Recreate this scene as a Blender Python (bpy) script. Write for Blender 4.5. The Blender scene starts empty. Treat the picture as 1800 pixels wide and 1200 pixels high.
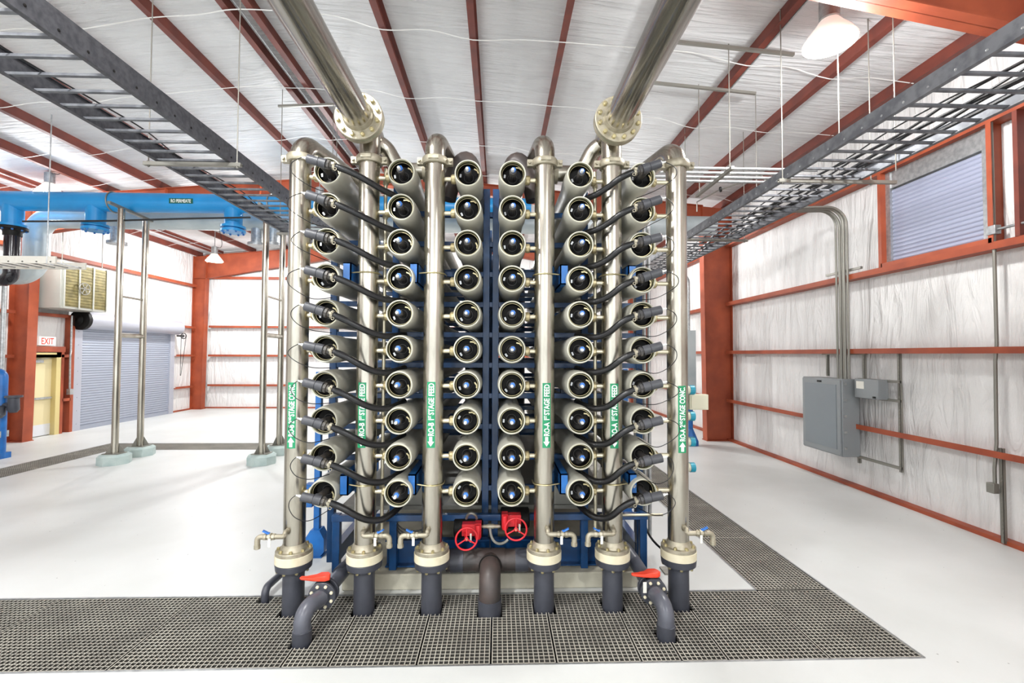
import bpy, bmesh, math, random
from mathutils import Vector, Matrix
random.seed(7)
PI = math.pi
sc = bpy.context.scene
COL = sc.collection

# ------------------------------------------------------------------ camera
H = 2.2565                                   # eye height above the floor
FPX, YAW, PIT, ROLL = 796.0, 0.0302, 0.0282, 0.0039
cam_d = bpy.data.cameras.new('camera'); cam = bpy.data.objects.new('camera', cam_d); COL.objects.link(cam)
cam_d.sensor_width = 36.0; cam_d.lens = FPX / 1800 * 36.0; cam_d.clip_start = .05; cam_d.clip_end = 200
fwd = Vector((math.sin(YAW) * math.cos(PIT), math.cos(YAW) * math.cos(PIT), math.sin(PIT)))
rgt = Vector((math.cos(YAW), -math.sin(YAW), 0)); upv = rgt.cross(fwd)
r2 = rgt * math.cos(ROLL) + upv * math.sin(ROLL); u2 = upv * math.cos(ROLL) - rgt * math.sin(ROLL)
CAMR = Matrix((r2, u2, -fwd)).transposed()
cam.matrix_world = Matrix.Translation((0, 0, H)) @ CAMR.to_4x4()
sc.camera = cam
def ray(px, py): return CAMR @ Vector(((px - 900) / FPX, (600 - py) / FPX, -1))
def at(px, py, Y):                            # point of the place seen at a pixel, at distance Y
    d = ray(px, py); d = d * (Y / d.y); return Vector((d.x, Y, d.z + H))
def atx(px, py, X):
    d = ray(px, py); d = d * (X / d.x); return Vector((X, d.y, d.z + H))

# ------------------------------------------------------------------ world, light, exposure
sc.view_settings.view_transform = 'Standard'; sc.view_settings.look = 'None'
sc.view_settings.gamma = 1; sc.view_settings.use_curve_mapping = False
sc.view_settings.exposure = 0.34
w = bpy.data.worlds.new('world'); sc.world = w; w.use_nodes = True
w.node_tree.nodes['Background'].inputs[0].default_value = (.92, .965, 1, 1)
w.node_tree.nodes['Background'].inputs[1].default_value = 2.15
LAMP_POWER = 75
LAMPS = [(3.72, 4.9, 5.77), (-9.9, 16, 5.45), (-10.6, 10.9, 5.98), (-1.0, 15.5, 5.2), (3.4, 12.6, 5.5),
         (3.1, -2.5, 5.2), (-3.2, -3.0, 5.6), (-8.0, 0.5, 5.4), (-2.4, 1.4, 6.1), (-4.5, 11.4, 5.9)]  # first three are visible fixtures; the rest are unseen, added for brightness

# ------------------------------------------------------------------ materials
def srgb(h):
    v = [int(h[i:i + 2], 16) / 255 for i in (0, 2, 4)]
    return tuple((c / 12.92 if c <= .04045 else ((c + .055) / 1.055) ** 2.4) for c in v) + (1,)
def mat(name, col, rough=.5, metal=0, noise=0, nscale=8, col2=None, stretch=(1, 1, 1), bump=0, bscale=20, bstretch=(1, 1, 1), emit=0, trans=0, spec=None, contrast=None, coat=0, bdist=.02):
    m = bpy.data.materials.new(name); m.use_nodes = True
    nt = m.node_tree; b = nt.nodes['Principled BSDF']; N = nt.nodes.new; L = nt.links.new
    b.inputs['Base Color'].default_value = srgb(col)
    b.inputs['Roughness'].default_value = rough; b.inputs['Metallic'].default_value = metal
    if spec is not None: b.inputs['Specular IOR Level'].default_value = spec
    if coat: b.inputs['Coat Weight'].default_value = coat
    if trans: b.inputs['Transmission Weight'].default_value = trans
    tc = N('ShaderNodeTexCoord')
    if col2:
        mp = N('ShaderNodeMapping'); mp.inputs['Scale'].default_value = stretch
        n = N('ShaderNodeTexNoise'); n.inputs['Scale'].default_value = nscale; n.inputs['Detail'].default_value = 6
        cr = N('ShaderNodeValToRGB'); lo, hi = contrast or (.35, .65)
        cr.color_ramp.elements[0].position = lo; cr.color_ramp.elements[1].position = hi
        cr.color_ramp.elements[0].color = srgb(col); cr.color_ramp.elements[1].color = srgb(col2)
        L(tc.outputs['Object'], mp.inputs[0]); L(mp.outputs[0], n.inputs[0]); L(n.outputs[0], cr.inputs[0]); L(cr.outputs[0], b.inputs['Base Color'])
    if bump:
        mp = N('ShaderNodeMapping'); mp.inputs['Scale'].default_value = bstretch
        n = N('ShaderNodeTexNoise'); n.inputs['Scale'].default_value = bscale; n.inputs['Detail'].default_value = 5
        n.inputs['Distortion'].default_value = .6
        bp = N('ShaderNodeBump'); bp.inputs['Strength'].default_value = bump; bp.inputs['Distance'].default_value = bdist
        L(tc.outputs['Object'], mp.inputs[0]); L(mp.outputs[0], n.inputs[0]); L(n.outputs[0], bp.inputs['Height']); L(bp.outputs[0], b.inputs['Normal'])
    if emit:
        b.inputs['Emission Color'].default_value = srgb(col); b.inputs['Emission Strength'].default_value = emit
    return m
M = {}
M['steel'] = mat('stainless_steel', '9d988c', .25, 1, col2='beb9ac', nscale=3, stretch=(3, 3, .6), bump=.12, bscale=30, bstretch=(1, 1, .05), bdist=.004)
M['steel_h'] = mat('polished_stainless', 'a19e98', .2, 1, col2='c0bcb4', nscale=2.5, stretch=(1, .4, 1), bump=.06, bscale=20, bdist=.004)
M['flange'] = mat('weathered_flange_steel', '9d9683', .5, .65, col2='bab3a0', nscale=14)
M['bolt'] = mat('bolt_steel', 'c4b98f', .35, .9)
M['brass'] = mat('coupling_bronze', 'a0916a', .45, .7, col2='c9bd98', nscale=30)
M['galv'] = mat('galvanised_steel', '9d9fa0', .42, .75, col2='b9bbbb', nscale=18)
M['strut'] = mat('strut_channel_steel', '8e8c84', .5, .7)
M['galv_dark'] = mat('dark_tray_steel', '46474c', .5, .55, col2='5c5d62', nscale=22)
M['galv_tray'] = mat('weathered_tray_steel', '5c5e63', .7, .2, col2='75777b', nscale=9, contrast=(.4, .6))
M['vessel'] = mat('vessel_fibreglass', 'aaa89b', .42, col2='b9b7ab', nscale=4, bump=.05, bscale=60)
M['rim'] = mat('vessel_rim', 'cccab9', .35)
M['black'] = mat('black_plate', '080807', .6, col2='12100e', nscale=20, spec=.3)
M['bore'] = mat('vessel_bore', '93926c', .45)
M['port'] = mat('port_grey_plastic', '38383b', .45, col2='4c4740', nscale=14)
M['bluecap'] = mat('blue_cap', '2f6fc0', .4)
M['whitetip'] = mat('white_tip', 'd9dad6', .35)
M['ringsteel'] = mat('snap_ring', 'b9ae86', .3, .6)
M['blue'] = mat('blue_frame_shaded', '0b3a68', .35, col2='10487c', nscale=5, coat=.2)  # frame blue, darkened in colour for the shade inside the rack
M['bluebright'] = mat('bright_blue_paint', '1a67b0', .38, col2='125596', nscale=6)
M['bluepipe'] = mat('permeate_blue_paint', '2490d0', .32, col2='1f86c4', nscale=2)
M['red'] = mat('red_valve_paint', 'd3202a', .35)
M['orange'] = mat('valve_handle_red', 'e8452c', .35)
M['rust'] = mat('red_oxide_primer', 'a34c2c', .55, col2='8a3c22', nscale=2.2, bump=.04, bscale=30)
M['rust_shaded'] = mat('red_oxide_shaded', '743324', .6, col2='5f2a20', nscale=3, bump=.04, bscale=30)  # same red oxide with the shade under the roof darkened into it
M['hose'] = mat('black_rubber_hose', '0f0f11', .28, bump=.15, bscale=60)
M['tee'] = mat('grey_pvc_tee', '48494e', .42, col2='3e3f43', nscale=8)
M['pvc'] = mat('dark_grey_pvc', '44464e', .4, col2='3b3d45', nscale=5, bump=.03, bscale=30)
M['pvc2'] = mat('mid_grey_pvc', '5b5d66', .32, col2='50525a', nscale=4)
M['pvcold'] = mat('dusty_brown_pvc', '4f4440', .45, col2='33302f', nscale=4)
M['cream'] = mat('cream_gasket_ring', 'ded6bb', .55, col2='cfc3a0', nscale=9, contrast=(.45, .8))
M['tube'] = mat('black_tubing', '141414', .4)
M['copper'] = mat('pale_fittings', 'cfc7ae', .35, .6)
M['concrete'] = mat('pad_concrete', 'bdb9a8', .8, col2='aba694', nscale=5, bump=.1, bscale=40)
M['block'] = mat('painted_block', '9fb0ae', .7, col2='b2c0bc', nscale=5)
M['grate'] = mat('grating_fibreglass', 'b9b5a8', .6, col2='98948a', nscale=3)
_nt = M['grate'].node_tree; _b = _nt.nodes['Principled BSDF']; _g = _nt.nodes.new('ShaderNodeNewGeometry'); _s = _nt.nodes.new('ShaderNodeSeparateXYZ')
_q = _nt.nodes.new('ShaderNodeMath'); _q.operation = 'GREATER_THAN'; _q.inputs[1].default_value = .9        # worn gritty tops; side faces darkened for shade inside the mesh
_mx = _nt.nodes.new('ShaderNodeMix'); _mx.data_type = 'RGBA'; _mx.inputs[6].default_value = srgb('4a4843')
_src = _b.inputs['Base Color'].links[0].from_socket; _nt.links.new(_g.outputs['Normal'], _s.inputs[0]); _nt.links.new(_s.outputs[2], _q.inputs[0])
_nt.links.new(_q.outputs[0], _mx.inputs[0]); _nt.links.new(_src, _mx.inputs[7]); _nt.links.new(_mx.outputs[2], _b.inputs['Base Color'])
M['trench'] = mat('trench_concrete_shaded', '1c1b19', .95)  # near-black colour carries the shade of the pit
M['green'] = mat('sticker_green', '0f8a5a', .4)
M['white'] = mat('sticker_white', 'f2f4f0', .4)
M['shutter'] = mat('shutter_steel', '9aa0ad', .4, .3)
M['shutter2'] = mat('louver_steel', 'a3a8bd', .4, .3)
M['hood'] = mat('hood_steel', 'b4b6c0', .4, .4)
M['doorcream'] = mat('door_cream', 'ddd0a4', .5)
M['doorframe'] = mat('door_frame_tan', 'cdbb80', .5)
M['kick'] = mat('kick_plate', 'dcdfe4', .3, .2)
M['exit'] = mat('exit_red', 'e04030', .5)
M['cabinet'] = mat('enclosure_grey', '8b9092', .42, .25)
M['cabinet2'] = mat('enclosure_door_grey', '7f878c', .35, .25)
M['duct'] = mat('pale_duct', 'aeb9bc', .45, .25, col2='c2cacb', nscale=2)
M['filter'] = mat('heater_louvre', '8a7f4e', .5, .3, col2='6b6138', nscale=6)
M['heater'] = mat('heater_case', 'b5b5ac', .42, .35)
M['teal'] = mat('teal_cap', '1a8fa8', .4)
M['beige'] = mat('beige_box', 'cfcbb4', .5)
M['cable'] = mat('black_cable', '19191b', .5)
M['strap'] = mat('white_strap', 'e8e8e4', .5)
M['skidgrey'] = mat('grey_plate', '8f8e86', .5, .2)
M['tag'] = mat('paper_tag', 'e6e3d8', .6)
M['lampshell'] = mat('lamp_reflector', 'f4efe6', .3, emit=.4)
M['lampglow'] = mat('lamp_glow', 'fff4e0', .5, emit=30)

# white vinyl-faced blanket of walls and roof: wrinkles are bump only
def vinyl(name, col, stretch, strength, dist, col2):
    m = mat(name, col, .5, col2=col2, nscale=1.1, contrast=(.3, .75))
    nt = m.node_tree; b = nt.nodes['Principled BSDF']; N = nt.nodes.new; L = nt.links.new
    tc = N('ShaderNodeTexCoord'); mp = N('ShaderNodeMapping'); mp.inputs['Scale'].default_value = stretch
    n1 = N('ShaderNodeTexNoise'); n1.inputs['Scale'].default_value = 1.6; n1.inputs['Detail'].default_value = 8; n1.inputs['Distortion'].default_value = 1.5; n1.inputs['Roughness'].default_value = .55
    n2 = N('ShaderNodeTexNoise'); n2.inputs['Scale'].default_value = .7; n2.inputs['Detail'].default_value = 3
    ad = N('ShaderNodeMath'); ad.operation = 'MULTIPLY_ADD'; ad.inputs[1].default_value = 1.5
    bp = N('ShaderNodeBump'); bp.inputs['Strength'].default_value = strength; bp.inputs['Distance'].default_value = dist
    L(tc.outputs['Object'], mp.inputs[0]); L(mp.outputs[0], n1.inputs[0]); L(tc.outputs['Object'], n2.inputs[0])
    L(n2.outputs[0], ad.inputs[0]); L(n1.outputs[0], ad.inputs[2]); L(ad.outputs[0], bp.inputs['Height']); L(bp.outputs[0], b.inputs['Normal'])
    return m
M['wall'] = vinyl('white_wall_vinyl', 'e9e8e6', (2.6, 2.6, .5), .9, .09, 'dddcda')
M['roof'] = vinyl('white_roof_vinyl', 'e2e3e3', (.4, 4.5, 1), .95, .08, 'd9dada')
M['floor'] = mat('white_floor_coating', 'd3d5d3', .42, col2='c9cbc8', nscale=.8, bump=.03, bscale=40)
# small chips in the floor coating
_nt = M['floor'].node_tree; _b = _nt.nodes['Principled BSDF']
_v = _nt.nodes.new('ShaderNodeTexVoronoi'); _v.inputs['Scale'].default_value = 6
_tc = _nt.nodes.new('ShaderNodeTexCoord'); _r = _nt.nodes.new('ShaderNodeValToRGB')
_r.color_ramp.elements[0].position = .03; _r.color_ramp.elements[1].position = .05
_r.color_ramp.elements[0].color = (.25, .24, .22, 1); _r.color_ramp.elements[1].color = (1, 1, 1, 1)
_mx = _nt.nodes.new('ShaderNodeMix'); _mx.data_type = 'RGBA'; _mx.blend_type = 'MULTIPLY'; _mx.inputs[0].default_value = .8
_src = _b.inputs['Base Color'].links[0].from_socket
_nt.links.new(_tc.outputs['Object'], _v.inputs[0]); _nt.links.new(_v.outputs['Distance'], _r.inputs[0])
_nt.links.new(_src, _mx.inputs[6]); _nt.links.new(_r.outputs[0], _mx.inputs[7]); _nt.links.new(_mx.outputs[2], _b.inputs['Base Color'])

# ------------------------------------------------------------------ mesh helpers
def V(*a): return Vector(a[0]) if len(a) == 1 else Vector(a)
def frame_of(d):
    d = V(d).normalized(); a = Vector((0, 0, 1)) if abs(d.z) < .9 else Vector((1, 0, 0))
    u = d.cross(a).normalized(); return u, d.cross(u).normalized(), d
class MB:
    def __init__(s): s.v = []; s.f = []
    def add(s, vs, fs):
        o = len(s.v); s.v += [Vector(x) for x in vs]; s.f += [tuple(i + o for i in f) for f in fs]; return s
    def box(s, x0, x1, y0, y1, z0, z1):
        return s.add([(x0,y0,z0),(x1,y0,z0),(x1,y1,z0),(x0,y1,z0),(x0,y0,z1),(x1,y0,z1),(x1,y1,z1),(x0,y1,z1)],
                     [(0,3,2,1),(4,5,6,7),(0,1,5,4),(1,2,6,5),(2,3,7,6),(3,0,4,7)])
    def cb(s, c, sx, sy, sz): return s.box(c[0]-sx/2, c[0]+sx/2, c[1]-sy/2, c[1]+sy/2, c[2]-sz/2, c[2]+sz/2)
    def bar(s, p, q, wd, ht, up=(0, 0, 1)):   # rectangular bar between two points
        p, q = V(p), V(q); d = (q - p).normalized(); u = d.cross(V(up))
        if u.length < 1e-4: u = d.cross(Vector((1, 0, 0)))
        u.normalize(); n = u.cross(d); vs = []
        for e in (p, q):
            for a, b in ((-1, -1), (1, -1), (1, 1), (-1, 1)): vs.append(e + u * a * wd / 2 + n * b * ht / 2)
        return s.add(vs, [(0,1,2,3),(7,6,5,4),(0,4,5,1),(1,5,6,2),(2,6,7,3),(3,7,4,0)])
    def lathe(s, o, axis, prof, n=24, cap0=True, cap1=True):
        o = V(o); u, v, d = frame_of(axis); vs = []; fs = []
        for t, r in prof:
            for k in range(n):
                a = 2 * PI * k / n; vs.append(o + d * t + (u * math.cos(a) + v * math.sin(a)) * r)
        for i in range(len(prof) - 1):
            for k in range(n): fs.append((i*n+k, i*n+(k+1) % n, (i+1)*n+(k+1) % n, (i+1)*n+k))
        if cap0: fs.append(tuple(range(n - 1, -1, -1)))
        if cap1: fs.append(tuple((len(prof)-1)*n + k for k in range(n)))
        return s.add(vs, fs)
    def cyl(s, p, q, r, r1=None, n=16, caps=True):
        p, q = V(p), V(q); L = (q - p).length
        return s.lathe(p, q - p, [(0, r), (L, r if r1 is None else r1)], n, caps, caps)
    def ring(s, o, axis, prof, n=24):         # closed profile, (t, r) points
        o = V(o); u, v, d = frame_of(axis); vs = []; fs = []; m = len(prof)
        for t, r in prof:
            for k in range(n):
                a = 2 * PI * k / n; vs.append(o + d * t + (u * math.cos(a) + v * math.sin(a)) * r)
        for i in range(m):
            j = (i + 1) % m
            for k in range(n): fs.append((i*n+k, i*n+(k+1) % n, j*n+(k+1) % n, j*n+k))
        return s.add(vs, fs)
    def torus(s, o, axis, R, r, n=28, m=8): return s.ring(o, axis, [(r*math.sin(2*PI*k/m), R + r*math.cos(2*PI*k/m)) for k in range(m)], n)
    def tube(s, pts, r, n=12, caps=True):
        pts = [V(p) for p in pts]; m = len(pts); T = []
        for i in range(m): T.append((pts[min(i+1, m-1)] - pts[max(i-1, 0)]).normalized())
        u, v, _ = frame_of(T[0]); vs = []; fs = []
        for i in range(m):
            if i:
                q = T[i-1].rotation_difference(T[i]); u = q @ u; v = q @ v
            rr = r(i / (m - 1)) if callable(r) else r
            for k in range(n):
                a = 2 * PI * k / n; vs.append(pts[i] + (u * math.cos(a) + v * math.sin(a)) * rr)
        for i in range(m - 1):
            for k in range(n): fs.append((i*n+k, i*n+(k+1) % n, (i+1)*n+(k+1) % n, (i+1)*n+k))
        if caps: fs.append(tuple(range(n-1, -1, -1))); fs.append(tuple((m-1)*n+k for k in range(n)))
        return s.add(vs, fs)
    def extrude(s, poly, o, U, W, E):         # 2-D section (u, w) swept along the vector E
        o, U, W, E = V(o), V(U), V(W), V(E); n = len(poly)
        vs = [o + U * a + W * b for a, b in poly]; vs += [x + E for x in vs]
        return s.add(vs, [tuple(range(n-1, -1, -1)), tuple(range(n, 2*n))] + [(i, (i+1) % n, n+(i+1) % n, n+i) for i in range(n)])
    def plate(s, poly, th):                   # flat polygon in 3-D given a thickness vector
        n = len(poly); vs = [V(p) for p in poly]; vs += [x + V(th) for x in vs]
        return s.add(vs, [tuple(range(n-1, -1, -1)), tuple(range(n, 2*n))] + [(i, (i+1) % n, n+(i+1) % n, n+i) for i in range(n)])
    def build(s, name, m, parent=None, bevel=0, smooth=True):
        me = bpy.data.meshes.new(name)
        if parent is not None: off = WORLD[parent.name]
        else:
            xs = [v.x for v in s.v]; ys = [v.y for v in s.v]; zs = [v.z for v in s.v]
            off = Vector(((min(xs)+max(xs))/2, (min(ys)+max(ys))/2, min(zs)))
        me.from_pydata([v - off for v in s.v], [], s.f)
        bm = bmesh.new(); bm.from_mesh(me); bmesh.ops.recalc_face_normals(bm, faces=bm.faces); bm.to_mesh(me); bm.free()
        if smooth:
            me.polygons.foreach_set('use_smooth', [True] * len(me.polygons)); me.set_sharp_from_angle(angle=math.radians(38))
        me.materials.append(m)
        o = bpy.data.objects.new(name, me); COL.objects.link(o)
        WORLD[o.name] = off
        if parent is not None: o.parent = parent
        else: o.location = off
        if bevel:
            b = o.modifiers.new('bevel', 'BEVEL'); b.width = bevel; b.segments = 2; b.limit_method = 'ANGLE'
        return o
WORLD = {}
def tag(o, label=None, cat=None, group=None, kind=None):
    if label: o['label'] = label
    if cat: o['category'] = cat
    if group: o['group'] = group
    if kind: o['kind'] = kind
    return o
def thing(name, loc, label, cat, group=None):
    o = bpy.data.objects.new(name, None); COL.objects.link(o); o.location = loc; o.empty_display_size = .1
    WORLD[o.name] = V(loc); return tag(o, label, cat, group)
def struct(o, label=None): return tag(o, label, None, None, 'structure')
def dup(root, loc, label=None, group=None):
    r = root.copy(); COL.objects.link(r); r.location = loc; WORLD[r.name] = V(loc)
    if label: r['label'] = label
    if group: r['group'] = group
    for ch in list(root.children):
        c = ch.copy(); COL.objects.link(c); c.parent = r
        for g in list(ch.children):
            d = g.copy(); COL.objects.link(d); d.parent = c
    return r
def fillet(pts, rad, n=8):
    pts = [V(p) for p in pts]; out = [pts[0]]
    for i in range(1, len(pts) - 1):
        a = (pts[i-1] - pts[i]); b = (pts[i+1] - pts[i]); rr = rad[i-1] if isinstance(rad, (list, tuple)) else rad
        ang = a.angle(b); t = rr / math.tan(ang / 2); t = min(t, a.length * .99, b.length * .99); rr2 = t * math.tan(ang / 2)
        a.normalize(); b.normalize(); c = pts[i] + (a + b).normalized() * (rr2 / math.sin(ang / 2))
        p0 = pts[i] + a * t - c; p1 = pts[i] + b * t - c
        wa = p0.angle(p1)
        for k in range(n + 1):
            out.append(c + (p0 * math.sin((1 - k/n) * wa) + p1 * math.sin(k/n * wa)) / math.sin(wa))
    return out + [pts[-1]]
def bez(p0, p1, p2, p3, n=14):
    p0, p1, p2, p3 = map(V, (p0, p1, p2, p3)); o = []
    for k in range(n + 1):
        t = k / n; o.append(p0*(1-t)**3 + p1*3*t*(1-t)**2 + p2*3*t*t*(1-t) + p3*t**3)
    return o
def catmull(P, n=6):
    P = [V(p) for p in P]; o = []
    for i in range(len(P) - 1):
        a, b, c, d = P[max(i-1, 0)], P[i], P[i+1], P[min(i+2, len(P)-1)]
        for k in range(n):
            t = k / n; o.append(.5 * ((2*b) + (c-a)*t + (2*a-5*b+4*c-d)*t*t + (3*b-a-3*c+d)*t**3))
    return o + [P[-1]]
def text_geo(s, bold=.02):
    cu = bpy.data.curves.new('t', 'FONT'); cu.body = s; cu.size = 1; cu.offset = bold; cu.resolution_u = 3
    o = bpy.data.objects.new('t', cu); COL.objects.link(o)
    me = bpy.data.meshes.new_from_object(o.evaluated_get(bpy.context.evaluated_depsgraph_get()))
    vs = [v.co.copy() for v in me.vertices]; fs = [tuple(p.vertices) for p in me.polygons]
    bpy.data.objects.remove(o); bpy.data.curves.remove(cu); bpy.data.meshes.remove(me)
    x0 = min(v.x for v in vs); x1 = max(v.x for v in vs)
    return [(v.x - x0, v.y) for v in vs], fs, x1 - x0

# ------------------------------------------------------------------ building shell
XR, XL, YB, YF = 6.2, -12.36, 19.05, -9.0          # faces of the wall blankets
RX = -3.1                                            # ridge
def pur_bot(x): return 6.2 + (6.1 - x) / 12 if x > RX else 6.2 + (x + 12.3) / 12
TX = [XL - .3, -9.65, -8.93, 2.49, 3.20, XR + .3]; TY = [YF, 3.36, 4.35, 10.85, 11.65, YB + .3]
def in_trench(i, j): return (i in (1, 2, 3) and j in (1, 3)) or (i in (1, 3) and j in (1, 2, 3))
fb = MB(); tb = MB(); GD = -.4
for i in range(5):
    for j in range(5):
        x0, x1, y0, y1 = TX[i], TX[i+1], TY[j], TY[j+1]
        if in_trench(i, j): tb.box(x0, x1, y0, y1, GD - .05, GD)
        else: fb.box(x0, x1, y0, y1, -.1, 0)
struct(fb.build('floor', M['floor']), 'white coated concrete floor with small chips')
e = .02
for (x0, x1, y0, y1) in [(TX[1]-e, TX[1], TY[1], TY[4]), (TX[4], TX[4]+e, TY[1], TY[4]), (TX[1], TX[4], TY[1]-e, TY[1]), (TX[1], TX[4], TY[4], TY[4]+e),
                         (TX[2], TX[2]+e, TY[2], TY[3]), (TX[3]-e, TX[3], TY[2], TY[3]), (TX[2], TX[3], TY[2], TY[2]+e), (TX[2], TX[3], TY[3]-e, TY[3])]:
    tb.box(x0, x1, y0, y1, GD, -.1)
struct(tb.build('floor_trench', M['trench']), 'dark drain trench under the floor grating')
# steel angle that rims the trench
ab = MB()
for (x0, x1, y0, y1) in [(TX[1]-.01, TX[1]+.006, TY[1], TY[4]), (TX[4]-.006, TX[4]+.01, TY[1], TY[4]), (TX[1], TX[4], TY[1]-.01, TY[1]+.006), (TX[1], TX[4], TY[4]-.006, TY[4]+.01),
                         (TX[2]-.006, TX[2]+.01, TY[2], TY[3]), (TX[3]-.01, TX[3]+.006, TY[2], TY[3]), (TX[2], TX[3], TY[2]-.006, TY[2]+.01), (TX[2], TX[3], TY[3]-.01, TY[3]+.006)]:
    ab.box(x0, x1, y0, y1, -.04, .002)
struct(ab.build('trim_1', M['galv']), 'thin steel angle rimming the drain trench')
def wall(name, poly, th): return struct(MB().plate(poly, th).build(name, M['wall']))
zr = pur_bot(XR) + .2; zl = pur_bot(XL) + .2; zk = pur_bot(RX) + .2
wall('wall_right', [(XR, YF, 0), (XR, YB, 0), (XR, YB, zr), (XR, YF, zr)], (.15, 0, 0))
wall('wall_left', [(XL, YF, 0), (XL, YB, 0), (XL, YB, zl), (XL, YF, zl)], (-.15, 0, 0))
wall('wall_back', [(XL, YB, 0), (XR, YB, 0), (XR, YB, zr), (RX, YB, zk), (XL, YB, zl)], (0, .15, 0))
rb = MB()
for x0, x1 in ((XL - .1, RX), (RX, XR + .1)):
    z0, z1 = pur_bot(x0) + .2, pur_bot(x1) + .2
    if x0 == RX: z0 = zk
    rb.plate([(x0, YF, z0), (x1, YF, z1), (x1, YB + .1, z1), (x0, YB + .1, z0)], (0, 0, .12))
struct(rb.build('ceiling', M['roof']), 'white vinyl faced roof insulation')
# purlins: Z sections running away from the camera
PX = [6.0, 4.83, 3.54, 2.22, .88, -.385, -1.66, -2.95, -3.4, -3.72, -4.75, -6.06, -7.4, -8.75, -10.09, -11.42, -12.25]
for x in PX:
    b = pur_bot(x); s = 1 if x > RX else -1
    sec = [(-.035, 0), (.035, 0), (.035, .006), (.002, .006), (.002, .194), (.05, .194), (.05, .2), (-.004, .2), (-.004, .006), (-.035, .006)]
    sec = [(a * 1.35, c) for a, c in sec]
    o = MB().extrude(sec, (x, YF, b), (s, 0, 0), (0, 0, 1), (0, YB - YF - .01, 0)).build('roof_purlin', M['rust_shaded'])
    struct(o, 'red oxide roof purlin under the white insulation')
# electrical conduits clipped to two purlins
for x in (3.62, -3.56, -11.3):
    o = MB().tube([(x, YF, pur_bot(x) + .03), (x, YB - .2, pur_bot(x) + .03)], .014, 8).build('roof_conduit', M['galv'])
    tag(o, {3.62: 'thin grey conduit clipped to a purlin on the window wall half of the roof', -3.56: 'thin grey conduit running between the twin purlins at the ridge', -11.3: 'thin grey conduit clipped to the purlin above the roll-up door wall'}[x], 'conduit')
# rigid frames
def haunch(x):
    pb = pur_bot(x)
    if x > RX:
        return min(pb - .3, 5.45 + (5.45 - x) * .18) if x < 5.45 else 5.45
    return min(pb - .3, 5.28 + (x + 11.65) * .178) if x > -11.65 else 5.28
for fi, y in enumerate((-3.2, 4.3, 11.9, 18.72)):
    pts = [XL, -11.85, -8.6, -6.2, RX, .4, 3, 5.43, XR]
    top = [V(x, y, pur_bot(x) - .002) for x in pts]; bot = [V(x, y, haunch(x)) for x in pts]
    m = MB().plate(bot[1:-1] + top[1:-1][::-1], (0, .012, 0))
    for i in range(1, len(pts) - 2):
        for L_, dz in ((bot, 0), (top, -.014)):
            p, q = L_[i], L_[i+1]
            m.add([(p.x, y-.1, p.z+dz), (q.x, y-.1, q.z+dz), (q.x, y+.112, q.z+dz), (p.x, y+.112, p.z+dz), (p.x, y-.1, p.z+dz+.014), (q.x, y-.1, q.z+dz+.014), (q.x, y+.112, q.z+dz+.014), (p.x, y+.112, p.z+dz+.014)],
                  [(0,3,2,1),(4,5,6,7),(0,1,5,4),(1,2,6,5),(2,3,7,6),(3,0,4,7)])
    for x in (-8.6, 3.0, 0.4, -6.2): m.box(x-.006, x+.006, y-.09, y+.1, haunch(x)+.014, pur_bot(x)-.016)
    struct(m.build('roof_rafter', M['rust']), 'deep red oxide steel rafter of the building frame')
    for side in (-1, 1):
        xo = XR if side > 0 else XL; xb = 5.5 if side > 0 else -11.93; xt = 5.43 if side > 0 else -11.85
        zt = pur_bot(xo) - .01; m = MB()
        m.plate([(xo, y, .02), (xb, y, .02), (xt, y, haunch(xt)), (xt, y, pur_bot(xt)-.01), (xo, y, zt)], (0, .012, 0))
        m.plate([(xb, y-.12, .02), (xb, y+.13, .02), (xt, y+.13, pur_bot(xt)-.02), (xt, y-.12, pur_bot(xt)-.02)], (-.014*side, 0, 0))
        m.box(min(xo, xo-.014*side), max(xo, xo-.014*side), y-.12, y+.13, .02, zt)
        m.box(min(xo, xb)-.03*(side > 0), max(xo, xb)+.03*(side < 0), y-.14, y+.15, 0, .02)
        m.plate([(xb+.01*side, y-.11, haunch(xt)), (xo-.01*side, y-.11, haunch(xt)), (xo-.01*side, y+.12, haunch(xt)), (xb+.01*side, y+.12, haunch(xt))], (0, 0, .012))
        struct(m.build('wall_column', M['rust']), 'red oxide steel column of the building frame')
# girts
GR = [(1.07, .08), (2.33, .08), (3.6, .09), (5.17, .1)]
GL = [(.93, .08), (2.16, .08), (3.28, .08), (4.95, .1)]
GB = [(.95, .08), (2.16, .08), (3.34, .08), (5.35, .1)]
def girt_sec(h): return [(0, 0), (.2, 0), (.2, h), (.194, h), (.194, .006), (.006, .006), (.006, .02), (0, .02)]
def girt(side, y0, y1, z, h):
    if side == 'R': a = MB().extrude([(u-.2, v) for u, v in girt_sec(h)], (XR-.0, y0, z-h/2), (-1, 0, 0), (0, 0, 1), (0, y1-y0, 0)) if 0 else MB().extrude(girt_sec(h), (XR, y0, z-h/2), (-1, 0, 0), (0, 0, 1), (0, y1-y0, 0))
    elif side == 'L': a = MB().extrude(girt_sec(h), (XL, y0, z-h/2), (1, 0, 0), (0, 0, 1), (0, y1-y0, 0))
    else: a = MB().extrude(girt_sec(h), (y0, YB, z-h/2), (0, -1, 0), (0, 0, 1), (y1-y0, 0, 0))
    struct(a.build('wall_girt', M['rust']), 'red oxide horizontal wall girt')
for z, h in GR:
    for y0, y1 in ((-3.05, 4.15), (4.45, 11.76), (12.06, 18.58)): girt('R', y0, y1, z, h)
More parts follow.
